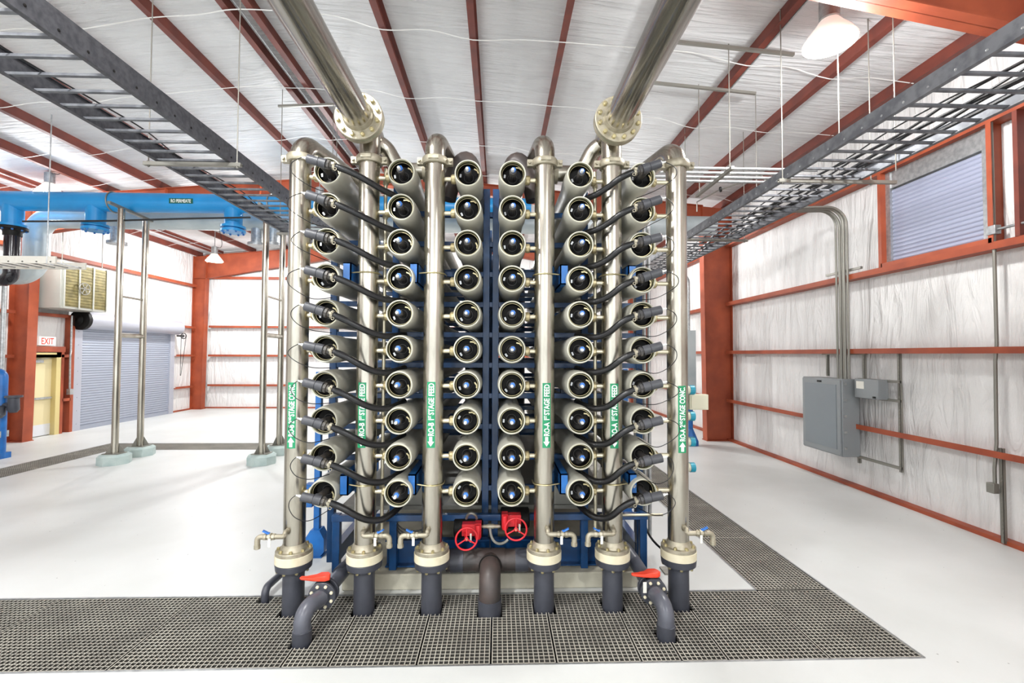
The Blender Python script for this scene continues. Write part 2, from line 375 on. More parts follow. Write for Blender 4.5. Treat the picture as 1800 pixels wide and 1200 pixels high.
for z, h in GL:
    for y0, y1 in ((4.45, 11.76), (12.06, 18.58)):
        if y0 > 12 and z < 2.3:
            if z < 1.5: girt('L', 13.06, 13.3, z, h)
            else: girt('L', 12.06, 13.3, z, h)
            girt('L', 17.5, y1, z, h)
        elif y0 > 12 and z < 3.5: girt('L', 12.06, 13.3, z, h); girt('L', 17.5, y1, z, h)
        else: girt('L', y0, y1, z, h)
for z, h in GB: girt('B', -11.84, 5.42, z, h)
for nm, args in (('baseboard_right', (XR-.13, XR, -9, YB, 0, .05)), ('baseboard_left', (XL, XL+.08, 4, 12.35, 0, .05)), ('baseboard_back', (XL, XR, YB-.1, YB, 0, .05))):
    struct(MB().box(*args).build(nm, M['rust']), 'red oxide base angle at the foot of the wall')
struct(MB().box(XL, XL+.08, 17.5, YB, 0, .05).build('baseboard_left', M['rust']), 'red oxide base angle at the foot of the wall')
# straps under the insulation
def strap(y, ph):
    pts = []
    xs = sorted(PX)
    for i, x in enumerate(xs):
        dy = .12 * math.sin(x * 1.1 + ph)
        pts.append(V(x, y + dy, pur_bot(x) - .008))
        if i < len(xs) - 1 and xs[i+1] - x > .5:
            xm = (x + xs[i+1]) / 2; pts.append(V(xm, y + .5 * dy + .1, pur_bot(xm) + .1))
    c = catmull(pts, 4); m = MB()
    for i in range(len(c) - 1): m.bar(c[i], c[i+1], .018, .003)
    struct(m.build('roof_strap', M['strap'], smooth=False), 'thin white band holding up the roof insulation')
for i, y in enumerate((3.9, 5.0, 6.25, 7.95, 9.75, 11.3, 13.4, 15.2, 17)): strap(y, i * 1.3)

# ------------------------------------------------------------------ windows, doors
# shuttered window on the right wall
def shutter_slats(m, axis_x, y0, y1, z0, z1, pitch, side):
    n = int((z1 - z0) / pitch)
    for k in range(n):
        z = z0 + k * pitch
        sec = [(0, 0), (.012, pitch*.25), (.016, pitch*.5), (.012, pitch*.75), (0, pitch), (-.004, pitch), (-.004, 0)]
        m.extrude(sec, (axis_x, y0, z), (side, 0, 0), (0, 0, 1), (0, y1-y0, 0))
win = MB().box(6.08, XR, 5.36, 5.46, 3.65, 5.14); win.box(6.08, XR, 6.8, 6.9, 3.65, 5.14)
w1 = struct(win.build('window_1', M['galv']), 'shuttered window high in the wall')
m = MB(); shutter_slats(m, 6.13, 5.42, 6.84, 3.66, 4.86, .062, -1); m.build('shutter_slat', M['shutter2'], w1)
MB().box(6.1, 6.18, 5.42, 6.84, 4.86, 5.12).build('shutter_header', M['galv'], w1)
def chan_v(y, z0, z1, wy=.2, name='trim_2', back=False):
    sx = [(0, 0), (.2, 0), (.2, .06), (.194, .06), (.194, .006), (0, .006)] if not back else [(0, 0), (.2, 0), (.2, -.06), (.194, -.06), (.194, -.006), (0, -.006)]
    struct(MB().extrude(sx, (XR, y, z0), (-1, 0, 0), (0, 1, 0), (0, 0, z1-z0)).build(name, M['rust']), 'red oxide jamb channel beside the shuttered window')
chan_v(6.88, 3.64, 5.12, name='trim_2'); chan_v(5.34, 3.64, 5.12, name='trim_3', back=True)
struct(MB().extrude([(0, 0), (.2, 0), (.2, .05), (.19, .05), (.19, .01), (0, .01)], (XR, 5.0, 3.64), (-1, 0, 0), (0, 1, 0), (0, 0, 1.48)).build('trim_4', M['rust_shaded']), 'dark jamb channel nearest the camera side of the window')
struct(MB().box(6.0, 6.12, 5.3, 6.9, 3.645, 3.70).build('trim_8', M['rust']), 'red oxide sill flashing under the shuttered window')
# roll-up door in the left wall
d2 = thing('door_2', (XL, 15.4, 0), 'closed grey roll-up shutter door', None); struct(d2)
m = MB(); shutter_slats(m, XL + .14, 13.6, 17.2, .12, 3.0, .075, 1); m.build('curtain', M['shutter'], d2)
MB().box(XL+.1, XL+.17, 13.6, 17.2, 0, .12).build('bottom_bar', M['shutter'], d2)
for y0, y1 in ((13.38, 13.62), (17.18, 17.4)):
    m = MB().box(XL, XL+.2, y0, y1, 0, 3.05)
    for k in range(8): m.cyl((XL+.2, (y0+y1)/2, .2+k*.38), (XL+.21, (y0+y1)/2, .2+k*.38), .015, n=6)
    m.build('guide_rail', M['hood'], d2)
MB().lathe((XL+.3, 13.45, 3.2), (0, 1, 0), [(0, .26), (3.95, .26)], 28).build('coil_hood', M['hood'], d2)
m = MB().lathe((XL+.3, 13.36, 3.2), (0, 1, 0), [(0, .2), (.03, .29), (.14, .29)], 24)
for k in range(10): m.torus((XL+.3, 13.29, 3.2), (0, 1, 0), .05 + .015*k, .006, 20, 4)
m.build('end_bracket', M['black'], d2)
m = MB().torus((XL+.45, 17.5, 2.9), (0, 1, 0), .1, .015, 20, 6)
for k in range(3): m.bar((XL+.45, 17.5, 2.9), (XL+.45+.1*math.cos(k*2.09), 17.5, 2.9+.1*math.sin(k*2.09)), .02, .02, (0, 1, 0))
m.tube([(XL+.36, 17.5, 2.9), (XL+.36, 17.5, 1.4)], .008, 6); m.tube([(XL+.55, 17.5, 2.9), (XL+.38, 17.5, 1.4)], .008, 6); m.cyl((XL+.3, 17.35, 2.9), (XL+.45, 17.52, 2.9), .03)
m.build('chain_hoist', M['black'], d2)
# exit door
d1 = thing('door_1', (XL, 12.6, 0), 'cream exit door beside the steel column', None); struct(d1)
yd0, yd1 = 12.12, 12.86
m = MB().box(XL, XL+.2, yd1, yd1+.13, 0, 2.25); m.box(XL, XL+.2, yd0-.05, yd0+.02, 0, 2.25); m.box(XL, XL+.2, yd0-.05, yd1+.13, 2.12, 2.25)
m.build('door_frame', M['doorframe'], d1)
m = MB().box(XL+.02, XL+.07, yd0, yd1, .02, 2.12); leaf = m.build('door_leaf', M['doorcream'], d1)
MB().box(XL+.07, XL+.075, yd0, yd1, .02, .32).build('kick_plate', M['kick'], leaf)
MB().box(XL+.07, XL+.13, yd0+.03, yd1-.03, 1.0, 1.05).build('push_bar', M['galv'], leaf)
m = MB().box(XL+.07, XL+.13, yd0+.2, yd0+.46, 1.98, 2.05); m.bar((XL+.12, yd0+.3, 2.06), (XL+.15, yd0+.55, 2.1), .02, .01)
m.build('door_closer', M['galv'], leaf)
struct(MB().box(XL, XL+.2, 13.0, 13.08, 0, 2.3).build('trim_5', M['rust']), 'red oxide jamb between the exit door and the roll-up door')
struct(MB().box(XL, XL+.21, 12.1, 13.1, 2.27, 2.42).build('trim_6', M['rust']), 'red oxide header over the exit door')
struct(MB().box(XL, XL+.2, 13.28, 13.38, 0, 3.3).build('trim_7', M['rust']), 'red oxide post at the side of the roll-up door')
ex = thing('exit_sign', (XL+.2, 12.62, 2.45), 'lit EXIT sign above the cream door', 'sign')
MB().box(XL+.1, XL+.17, 12.4, 12.85, 2.45, 2.68).build('sign_box', mat('exit_face', 'f4efe8', .4, emit=.25), ex)
vs, fs, wd = text_geo('EXIT', .02)
s_ = .34 / wd
MB().add([(XL+.172, 12.455 + x*s_, 2.48 + y*.24) for x, y in vs], fs).build('sign_text', M['exit'], ex, smooth=False)

# ------------------------------------------------------------------ floor grating panels
P_ = .0381
HOLES = []
def clip_intervals(a0, a1, c, axis):
    seg = [(a0, a1)]
    for hx, hy, hr in HOLES:
        d = (c - hy) if axis == 'x' else (c - hx)
        if abs(d) < hr:
            h = hr; q = hx if axis == 'x' else hy; ns = []
            for s0, s1 in seg:
                if q + h <= s0 or q - h >= s1: ns.append((s0, s1)); continue
                if q - h > s0: ns.append((s0, q - h))
                if q + h < s1: ns.append((q + h, s1))
            seg = ns
    return seg
def panel(x0, x1, y0, y1, label, thin=.0075):
    g = .007; x0 += g; x1 -= g; m = MB(); z0, z1 = -.032, -.002
    nx = max(1, round((x1-x0)/P_)); ny = max(1, round((y1-y0)/P_))
    for i in range(nx + 1):
        x = x0 + thin/2 + (x1-x0-thin) * i / nx
        for a, b in clip_intervals(y0, y1, x, 'y'): m.box(x-thin/2, x+thin/2, a, b, z0, z1)
    for j in range(ny + 1):
        y = y0 + thin/2 + (y1-y0-thin) * j / ny
        for a, b in clip_intervals(x0, x1, y, 'x'): m.box(a, b, y-thin/2, y+thin/2, z0, z1 - .001)
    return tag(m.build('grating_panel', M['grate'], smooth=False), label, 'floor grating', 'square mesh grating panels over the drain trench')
PIPEX = [-1.80, -1.18, -.585, .42, 1.04, 1.645]; PY = 4.12
HOLES += [(x, PY, .1) for x in PIPEX] + [(-.065, 4.07, .11), (-1.53, 3.67, .08), (1.36, 3.67, .08), (-2.13, 4.29, .06)]
fx = [-9.65, -8.93, -7.66, -6.44, -5.22, -4.0, -2.78, -1.56, -1.22, -.585, -.045, .44, 1.07, 1.37, 1.72, 2.49, 3.2]
fl = ['grating panel in the corner where the trench turns towards the exit door', 'front trench grating panel next to the far left corner panel', 'front trench grating panel, third along from the exit door corner',
      'front trench grating panel, fourth along from the exit door corner', 'front trench grating panel at the left edge of the photo', 'wide front trench grating panel left of the small capped drain elbow',
      'wide front trench grating panel holding the small drain elbow and leftmost riser', 'narrow grating strip pierced by the left red-handled valve elbow',
      'grating panel below the second riser from the left', 'grating panel between the third riser and the central brown elbow', 'grating panel just right of the central brown elbow',
      'grating panel below the fourth and fifth risers', 'narrow grating strip pierced by the right red-handled valve elbow', 'narrow grating panel at the foot of the rightmost riser',
      'front trench grating panel between rightmost riser and trench corner', 'grating panel in the front right corner of the trench']
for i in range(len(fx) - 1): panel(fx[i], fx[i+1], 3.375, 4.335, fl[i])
ys = [4.36, 5.6, 6.8, 8.0, 9.2, 10.4, 11.63]
rl = ['nearest', 'second', 'third', 'fourth', 'fifth', 'farthest']
for i in range(6):
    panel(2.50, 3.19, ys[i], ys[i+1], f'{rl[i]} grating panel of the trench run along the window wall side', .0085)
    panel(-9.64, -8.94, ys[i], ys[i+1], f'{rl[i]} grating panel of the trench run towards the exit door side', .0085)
bx = [-8.93, -7.5, -6.1, -4.7, -3.3, -1.9, -.5, .9, 2.49]
bl = ['first', 'second', 'third', 'fourth', 'fifth', 'sixth', 'seventh', 'eighth']
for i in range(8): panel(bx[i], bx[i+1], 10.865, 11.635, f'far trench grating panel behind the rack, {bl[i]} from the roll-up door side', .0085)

# housekeeping pad
pad = MB().box(-1.48, 1.36, 4.42, 10.5, 0, .15)
tag(pad.build('concrete_pad', M['concrete'], bevel=.01), 'low pale concrete pad under the blue rack', 'concrete pad')

# ------------------------------------------------------------------ pressure vessels
VX = [-1.515, -.868, -.277, .122, .73, 1.29]; VZ = [1.042 + i * .3142 for i in range(10)]
VY = 4.0; VL = 6.0
def vessel(x, z, kind, label, loc):
    t = thing('pressure_vessel', loc, label, 'pressure vessel', 'pressure vessels in the rack')
    o = V(loc); A = (0, 1, 0)
    m = MB().lathe(o, A, [(.0, .109), (.0, .114), (.012, .1195), (.05, .124), (.12, .128), (.3, .128), (.38, .122), (.46, .115), (VL, .114)], 40, False, True)
    m.build('shell', M['vessel'], t)
    m = MB().ring(o, A, [(.004, .1065), (-.003, .109), (-.004, .114), (.0, .118), (.01, .1195), (.01, .1065)], 40); m.build('rim', M['rim'], t)
    m = MB().lathe(o, A, [(.004, .1066), (.03, .1052)], 40, False, False); m.build('bore', M['bore'], t)
    m = MB().ring(o, A, [(.042, .0945), (.036, .0955), (.036, .0985), (.042, .0995)], 36); m.build('snap_ring', M['ringsteel'], t)
    m = MB().lathe(o, A, [(.026, .1045), (.047, .096), (.12, .09), (.135, .06), (.135, .001), (.16, .001), (.16, .104)], 32, False, False)
    hd = m.build('end_plate', M['black'], t)
    m = MB().torus(o + V(.0, .125, 0), A, .043, .0025, 28, 6); m.build('gasket_ring', M['port'], hd)
    L = .085 if kind == 'cap' else -.12
    if kind == 'cap':
        m = MB().lathe(o + V(0, .1, 0), (0, -1, 0), [(-.03, .024), (.1, .024), (.104, .031), (.15, .031), (.155, .026)], 20, False, True)
        pt = m.build('permeate_port', M['port'], t)
        MB().lathe(o + V(.004, -.054, .006), (0, -1, 0), [(0, .023), (.018, .023), (.02, .017)], 6).build('port_cap', M['bluecap'], pt)
        MB().lathe(o + V(-.002, -.07, -.003), (0, -1, 0), [(0, .015), (.036, .013), (.04, .009)], 12).build('sample_plug', M['whitetip'], pt)
    else:
        m = MB().lathe(o + V(0, .1, 0), (0, -1, 0), [(-.03, .027), (.23, .027)], 20, False, True); m.build('permeate_port', M['port'], t)
    m = MB().bar(o + V(.055, .035, .045), o + V(.08, .035, .03), .011, .005, (0, 1, 0)); m.bar(o + V(.079, .035, .032), o + V(.09, .035, .004), .008, .005, (0, 1, 0)); m.build('release_tab', M['ringsteel'], t)
    m = MB().cb(o + V(-.07, .06, -.012), .016, .004, .03); m.build('rating_plate', M['galv'], t)
    return t
ordn = ['bottom', 'second from the bottom', 'third from the bottom', 'fourth from the bottom', 'fifth from the bottom', 'fifth from the top', 'fourth from the top', 'third from the top', 'second from the top', 'top']
coln = ['leftmost column', 'second column from left', 'column left of central posts', 'column right of central posts', 'second column from right', 'rightmost column']
cap0 = tee0 = None
for c in range(6):
    for r in range(10):
        loc = (VX[c], VY, VZ[r]); hosed = c in (0, 5)
        lab = f'{"grey vessel feeding a hose" if hosed else "grey blue-capped vessel"}, {ordn[r]}, {coln[c]}'
        if hosed:
            if tee0 is None: tee0 = vessel(0, 0, 'tee', lab, loc)
            else: dup(tee0, loc, lab)
        else:
            if cap0 is None: cap0 = vessel(0, 0, 'cap', lab, loc)
            else: dup(cap0, loc, lab)
# small turns of the retained parts so that the heads are not identical
for o in list(bpy.data.objects):
    if o.name.startswith(('release_tab', 'rating_plate')): o.rotation_euler.y = random.uniform(-.7, .7)

# ------------------------------------------------------------------ vertical stainless headers
PR = .092
HN = ['leftmost', 'second from the left', 'third from the left', 'third from the right', 'second from the right', 'rightmost']
LEG = [('RO-B 2', 'ND', 'STAGE CONC.', 1), ('RO-B 1', 'ST', 'STAGE FEED', -1), ('RO-B 1', 'ST', 'STAGE FEED', -1), ('RO-A 1', 'ST', 'STAGE FEED', -1), ('RO-A 1', 'ST', 'STAGE FEED', -1), ('RO-A 2', 'ND', 'STAGE CONC.', 1)]
STKX = [512, 635.5, 757.5, 961, 1080, 1199.5]; STKZ = [(672, 788), (672, 787), (671, 787), (673, 787), (674, 788), (678, 796)]
def on_pipe(px, arc, z, rr): a = arc / rr; return V(px + rr * math.sin(a), PY - rr * math.cos(a), z)
def sticker(i, px, parent):
    c = at(STKX[i], 730, PY - PR); za = at(STKX[i], STKZ[i][1], PY - PR).z; zb = at(STKX[i], STKZ[i][0], PY - PR).z
    off = PR * math.asin(max(-.85, min(.85, (c.x - px) / PR))); hw = .038; n = 8
    m = MB(); vs = []; fs = []
    for z in (za, zb):
        for k in range(n + 1): vs.append(on_pipe(px, off - hw + 2*hw*k/n, z, PR + .0012))
    for k in range(n): fs.append((k, k+1, n+2+k, n+1+k))
    st = m.add(vs, fs).build('pipe_marker', M['green'], parent)
    # lettering reads upwards
    a, sup, b, dr = LEG[i]; L0 = za + .105; L1 = zb - .012; hgt = .05
    ta, tsu, tb_ = text_geo(a, .03), text_geo(sup, .03), text_geo(b, .03)
    tot = ta[2] + .08 + tsu[2]*.5 + .1 + tb_[2]; sx = (L1 - L0) / tot; bm = bmesh.new()
    def put(t, x0, s, y0):
        vv = [bm.verts.new((x0 + x*s, y0 + y*s, 0)) for x, y in t[0]]
        for f in t[1]:
            try: bm.faces.new([vv[k] for k in f])
            except ValueError: pass
    put(ta, 0, 1, 0); put(tsu, ta[2] + .08, .5, .36); put(tb_, ta[2] + .08 + tsu[2]*.5 + .1, 1, 0)
    for y in (.1, .2, .3, .4, .5, .6): bmesh.ops.bisect_plane(bm, geom=bm.verts[:] + bm.edges[:] + bm.faces[:], plane_co=(0, y, 0), plane_no=(0, 1, 0))
    bm.verts.ensure_lookup_table(); bm.verts.index_update()
    vs = [on_pipe(px, off + .025 - v.co.y / .72 * hgt, L0 + v.co.x * sx, PR + .0026) for v in bm.verts]; fs = [tuple(v.index for v in f.verts) for f in bm.faces]; bm.free()
    m = MB().add(vs, fs)
    # arrow
    q = [(-.014, 0), (.014, 0), (.014, .042), (.03, .042), (0, .085), (-.03, .042), (-.014, .042)]
    if dr < 0: q = [(x, .085 - y) for x, y in q]
    z0 = za + .012; segs = [[q[0], q[1], q[2], q[6]], [q[3], q[4], q[5]]]
    for sg in segs:
        xs = [p[0] for p in sg]; x0, x1 = min(xs), max(xs)
        bm = bmesh.new(); bm.faces.new([bm.verts.new((x, y, 0)) for x, y in sg])
        for x in (-.024, -.018, -.012, -.006, 0, .006, .012, .018, .024): bmesh.ops.bisect_plane(bm, geom=bm.verts[:] + bm.edges[:] + bm.faces[:], plane_co=(x, 0, 0), plane_no=(1, 0, 0))
        bm.verts.index_update(); m.add([on_pipe(px, off + v.co.x, z0 + v.co.y, PR + .0026) for v in bm.verts], [tuple(v.index for v in f.verts) for f in bm.faces]); bm.free()
    m.build('marker_lettering', M['white'], st, smooth=False)
def flange_bolts(parent, mt, c, axis, R, n, r=.013, h=.02, ph=0):
    u, v, d = frame_of(axis); first = None
    for k in range(n):
        a = 2*PI*k/n + ph; e = (u*math.cos(a) + v*math.sin(a))*R
        if first is None: first = MB().lathe(V(c) + e, d, [(0, r), (h*.8, r), (h, r*.6)], 6).build('bolt', mt, parent); e0 = e
        else:
            b = first.copy(); COL.objects.link(b); b.parent = parent; b.location = e - e0
def header(i):
    px = PIPEX[i]; side = 1 if i < 3 else -1; ztop = 4.02
    t = thing('header_pipe', (px, PY, 0), f'tall stainless header pipe, {HN[i]}, reading {"RO-B" if i < 3 else "RO-A"} {"second stage concentrate" if i in (0, 5) else "first stage feed"}', 'pipe', 'vertical header pipes in front of the rack')
    MB().lathe((px, PY, .56), (0, 0, 1), [(0, PR), (ztop-.56, PR)], 36).build('pipe', M['steel'], t)
    # grooved coupling
    m = MB().ring((px, PY, ztop-.04), (0, 0, 1), [(0, PR), (0, PR+.02), (.015, PR+.028), (.05, PR+.028), (.065, PR+.02), (.065, PR)], 32)
    for sg in (-1, 1):
        m.cb((px + sg*(PR+.045), PY, ztop-.008), .05, .05, .06); m.cyl((px+sg*(PR+.05), PY-.05, ztop-.008), (px+sg*(PR+.05), PY+.05, ztop-.008), .014, n=8)
    if i in (1, 2, 3, 4): m.cb((px, PY-PR-.03, ztop-.008), .09, .016, .03)
    m.build('coupling', M['flange'], t)
    if i in (0, 5, 2, 3):
        zt = 4.175 if i in (0, 5) else 4.23; dy = 1.2 if i in (0, 5) else .7
        dx = .22 * side if i in (0, 5) else .12 * side
        pts = fillet([(px, PY, ztop), (px, PY, zt), (px + dx*dy, PY + dy, zt)], .16 if i in (0, 5) else .14, 14)
        MB().tube(pts, PR, 32).build('elbow', M['steel'], t)
    else:
        MB().tube([(px, PY, ztop), (px, PY, 4.2)], PR, 32).build('riser_stub', M['steel'], t)
    # nipples and couplings to the vessels
    vx = VX[i]
    for z in VZ:
        x0 = px + side*(PR-.01); x1 = vx - side*.12
        MB().cyl((x0, PY, z-.015), (x1, PY, z-.015), .02, n=14).build('nipple', M['copper'], t)
        if abs(x1 - x0) > .03:
            xa = x1 - side*.02
            m = MB().ring((xa-.017, PY, z-.015), (1, 0, 0), [(-.005, .02), (-.005, .034), (.006, .043), (.03, .043), (.04, .034), (.04, .02)], 16)
            m.cb((xa, PY-.04, z-.015), .03, .02, .022); m.cyl((xa, PY, z+.02), (xa, PY, z-.055), .006, n=6)
            m.build('nipple_coupling', M['brass'], t)
    # bottom flanges
    m = MB().lathe((px, PY, .5), (0, 0, 1), [(0, .152), (.028, .152), (.032, .148), (.032, .115), (.055, .103), (.085, .094)], 40)
    fl_ = m.build('steel_flange', M['flange'], t)
    flange_bolts(fl_, M['bolt'], (px, PY, .532), (0, 0, 1), .128, 8, .014, .022, .2)
    MB().lathe((px, PY, .425), (0, 0, 1), [(0, .15), (.004, .156), (.071, .156), (.075, .15)], 40).build('spacer_ring', M['cream'], t)
    m = MB().lathe((px, PY, .33), (0, 0, 1), [(0, .1), (.035, .104), (.04, .15), (.09, .155), (.095, .15)], 40); pf = m.build('plastic_flange', M['pvc'], t)
    flange_bolts(pf, M['bolt'], (px, PY, .372), (0, 0, -1), .132, 8, .014, .025, .2)
    MB().lathe((px, PY, -.3), (0, 0, 1), [(0, .092), (.3, .092), (.64, .09)], 32).build('plastic_riser', M['pvc'], t)
    sticker(i, px, t)
    # sampling valve near the foot
    sx = -1 if i in (0, 2, 4) else 1
    zc = .72; y0 = PY - PR
    m = MB().tube(fillet([(px + .02*sx, y0+.01, zc), (px+.02*sx, y0-.045, zc), (px+.02*sx, y0-.05, zc-.03), (px + .11*sx, y0-.05, zc-.03)], .02, 5), .021, 10)
    m.lathe((px+.1*sx, y0-.05, zc-.03), (sx, 0, 0), [(0, .026), (.02, .03), (.025, .022), (.03, .022), (.032, .032), (.055, .032), (.057, .022), (.065, .022), (.07, .029), (.09, .029), (.1, .021)], 8)
    m.tube(fillet([(px+.18*sx, y0-.05, zc-.03), (px+.25*sx, y0-.05, zc-.03), (px+.25*sx, y0-.05, zc-.12)], .035, 6), .023, 10)
    m.lathe((px+.25*sx, y0-.05, zc-.1), (0, 0, -1), [(0, .027), (.03, .027), (.035, .018)], 8)
    sv = m.build('sample_valve', M['flange'], t)
    m = MB().bar((px+.15*sx, y0-.05, zc-.005), (px+.2*sx, y0-.06, zc+.025), .026, .012); m.cyl((px+.15*sx, y0-.05, zc-.02), (px+.15*sx, y0-.05, zc+.008), .008, n=8); m.build('valve_handle', M['bluecap'], sv)
    MB().cb((px+.135*sx, y0-.08, zc-.07), .022, .003, .07).build('valve_tag', M['tag'], sv)
    return t
for i in range(6): header(i)
# sampling manifolds: thin tubes behind the second header on each side
for sx, x in (('left', -1.055), ('right', .905)):
    m = MB().tube([(x, PY+.09, .62), (x, PY+.09, 3.98)], .016, 10)
    for z in VZ: m.lathe((x, PY+.09, z-.05), (0, 0, 1), [(0, .017), (.01, .026), (.06, .026), (.07, .017)], 8)
    tag(m.build('sampling_riser', M['copper']), f'thin pale vertical tube behind the second header on the {"RO-B" if sx == "left" else "RO-A"} side', 'pipe')

# overhead stainless mains with tee flanges
def overhead(side):
    fc = at(628, 207, 3.9) if side < 0 else at(1087, 212, 3.9); px = PIPEX[1] if side < 0 else PIPEX[4]; pin = PIPEX[2] if side < 0 else PIPEX[3]
    x, z = fc.x, fc.z
    if side < 0: x = px - .03
    else: x = px + .0
    t = thing('overhead_main', (x, 3.9, z), 'large stainless main passing overhead, ' + ('flanged above the second RO-B header' if side < 0 else 'flanged above the second RO-A header'), 'pipe', 'overhead stainless mains')
    MB().cyl((x, 3.86, z), (x, -3.0, z), .118, n=40).build('pipe', M['steel_h'], t)
    m = MB().lathe((x, 3.88, z), (0, 1, 0), [(-.06, .12), (-.02, .135), (-.02, .2), (-.015, .206), (.015, .206), (.02, .2)], 44); f = m.build('flange', M['flange'], t)
    flange_bolts(f, M['bolt'], (x, 3.86, z), (0, -1, 0), .172, 12, .019, .03, .26)
    m = MB().lathe((x, 3.91, z), (0, 1, 0), [(0, .2), (.012, .206), (.035, .206), (.05, .13), (.09, .118)], 44); m.build('rear_flange', M['flange'], t)
    MB().ring((x, 3.903, z), (0, 1, 0), [(0, .12), (0, .2), (.006, .2), (.006, .12)], 40).build('gasket', M['green'], t)
    m = MB().tube(fillet([(x, 3.95, z), (x, PY, z), (px, PY, 4.2)], .06, 6) if 0 else [(px, PY, 4.2), (px, PY, z)], PR, 32); m.lathe((x, 3.96, z), (0, 1, 0), [(0, .12), (.3, .12), (.36, .06)], 32); m.build('tee', M['steel'], t)
    s = -side
    m = MB().tube(fillet([(x + s*.0, PY+.12, z-.03), (x + s*.12, PY+.2, z-.06), (x + s*.22, PY+.24, 4.06), (x + s*.32, PY+.26, 4.03), (pin, PY+.26, 4.03)], .14, 8), .078, 28); m.build('branch', M['steel'], t)
    MB().ring((pin - s*.12, PY+.26, 4.03), (1, 0, 0), [(-.03, .078), (-.03, .1), (.03, .1), (.03, .078)], 24).build('branch_coupling', M['flange'], t)
for s in (-1, 1): overhead(s)
# dark return elbows above the two middle columns
for s, lab in ((-1, 'dark grey plastic return bend above the vessel column left of the central posts'), (1, 'dark grey plastic return bend above the vessel column right of the central posts')):
    xa = -.52 if s < 0 else .36; xb = -.245 if s < 0 else .095
    t = thing('return_bend', (xb, 4.6, 3.6), lab, 'pipe')
    MB().tube(bez((xa, 4.5, 3.8), (xa + (xb-xa)*.3, 4.5, 4.2), (xb, 4.52, 4.46), (xb, 4.6, 3.8), 20), .09, 26).build('bend', M['pvcold'], t)
    MB().tube([(xb, 4.6, 3.7), (xb, 4.6, 3.84)], .097, 26).build('socket', M['pvc'], t)

# ------------------------------------------------------------------ permeate hoses
def hose(side, r):
    c = 0 if side < 0 else 5; vx = VX[c]; z = VZ[r]; s = -side          # s: direction towards the rack centre
    y = 3.84; lab = f'black hose with grey tee from the {ordn[r]} vessel of the {coln[c]}'
    t = thing('permeate_hose', (vx, y, z), lab, 'hose', 'hoses looping off the outer vessel columns')
    j = random.uniform(-.008, .008)
    A = V(vx - s*.105, y-.012, z + .035 + j); B = V(vx + s*.05, y, z - .008)
    d = (B - A).normalized()
    m = MB().lathe(A, d, [(0, .034), (.004, .038), ((B-A).length*.6, .038), ((B-A).length*.61, .034), ((B-A).length*.63, .034), ((B-A).length*.64, .041), ((B-A).length, .041)], 20)
    m.cyl((vx, y+.06, z + .005), (vx, y, z + .008), .033, n=18); m.build('tee', M['tee'], t)
    C = B + d*.085
    m = MB().lathe(B, d, [(0, .03), (.01, .03), (.012, .042), (.03, .042), (.035, .03), (.085, .028)], 8); u_ = m.build('union', M['port'], t)
    m = MB().ring(B + d*.06, d, [(0, .028), (0, .036), (.02, .036), (.02, .028)], 16); m.cb(B + d*.07 + V(0, -.035, .01), .022, .02, .02); m.torus(B + d*.085 + V(0, -.03, -.03), (0, 1, 0), .012, .003, 12, 5); m.build('hose_clamp', M['flange'], t)
    x2 = VX[1] if c == 0 else VX[4]; k = random.uniform(-.01, .01)
    sg = .02 + .11 * (1 - r / 9) + k; E = V(x2 - s*.02, 4.2, z - .185)
    pts = bez(C - d*.04, C + d*.18, V(x2 - s*.3, 3.9, z - .1 - sg), V(x2 - s*.14, 4.02, z - .165 - sg*.5), 14)[:-1] + bez(V(x2 - s*.14, 4.02, z - .165 - sg*.5), V(x2 - s*.08, 4.07, z - .18 - sg*.3), E, E + V(0, .12, .01), 5)
    MB().tube(pts, .028, 16).build('hose', M['hose'], t)
    # thin sampling tube: from the tee's outer end, looping out and back to the vessel's side
    lp = random.uniform(.09, .15); dn = random.uniform(.14, .2)
    P = [A - d*.0 + V(0, 0, 0), A - V(s*.05, 0, -.006), A - V(s*(lp), -.0, .04), A - V(s*lp*1.0, -.0, dn*.6), A + V(s*-.04, .0, -dn), A + V(s*.05, .06, -dn - .04), V(vx + s*.02, 4.1, z-.17)]
    m = MB().tube(catmull(P, 6), .0035, 6); m.build('sample_tube', M['tube'], t)
    m = MB().lathe(A, -d, [(0, .012), (.02, .012), (.03, .007), (.045, .007)], 8); m.build('tube_fitting', M['whitetip'], t)
for r in range(10):
    hose(-1, r); hose(1, r)

# ------------------------------------------------------------------ blue rack frame
rack = thing('rack_frame', (-.08, 4.7, .15), 'dark blue steel rack frame carrying the grey vessels', 'rack')
CX = -.08
for fy in (4.72, 6.3, 7.9, 9.4):
    for x in (-1.69, -1.06, CX-.047, CX+.05, .9, 1.47):
        MB().box(x-.034, x+.034, fy-.038, fy+.038, .15, 3.98 if fy < 5 or abs(x) < .5 else 3.8).build('post', M['blue'], rack, bevel=.004)
    for k in range(10):
        z = VZ[k] - .157
        MB().box(-1.69, 1.47, fy-.03, fy+.03, z-(.026 if fy < 9 else .04), z+(.026 if fy < 9 else .04)).build('cross_beam', M['blue'], rack, bevel=.003)  # rearmost beams made deeper to close bright gaps through the rack
for x in (-1.64, 1.47): MB().box(x-.04, x+.04, 4.72, 9.4, .15, .3).build('base_rail', M['blue'], rack)
for x in (-1.56, 1.44): MB().box(x-.035, x+.035, 4.47, 4.54, .15, .7).build('front_leg', M['blue'], rack, bevel=.004)
for x in (-1.02, .86): MB().box(x-.035, x+.035, 4.5, 4.57, .15, .95).build('front_leg', M['blue'], rack, bevel=.004)
MB().box(-1.6, 1.48, 4.46, 4.52, .635, .695).build('front_rail', M['blue'], rack, bevel=.004)
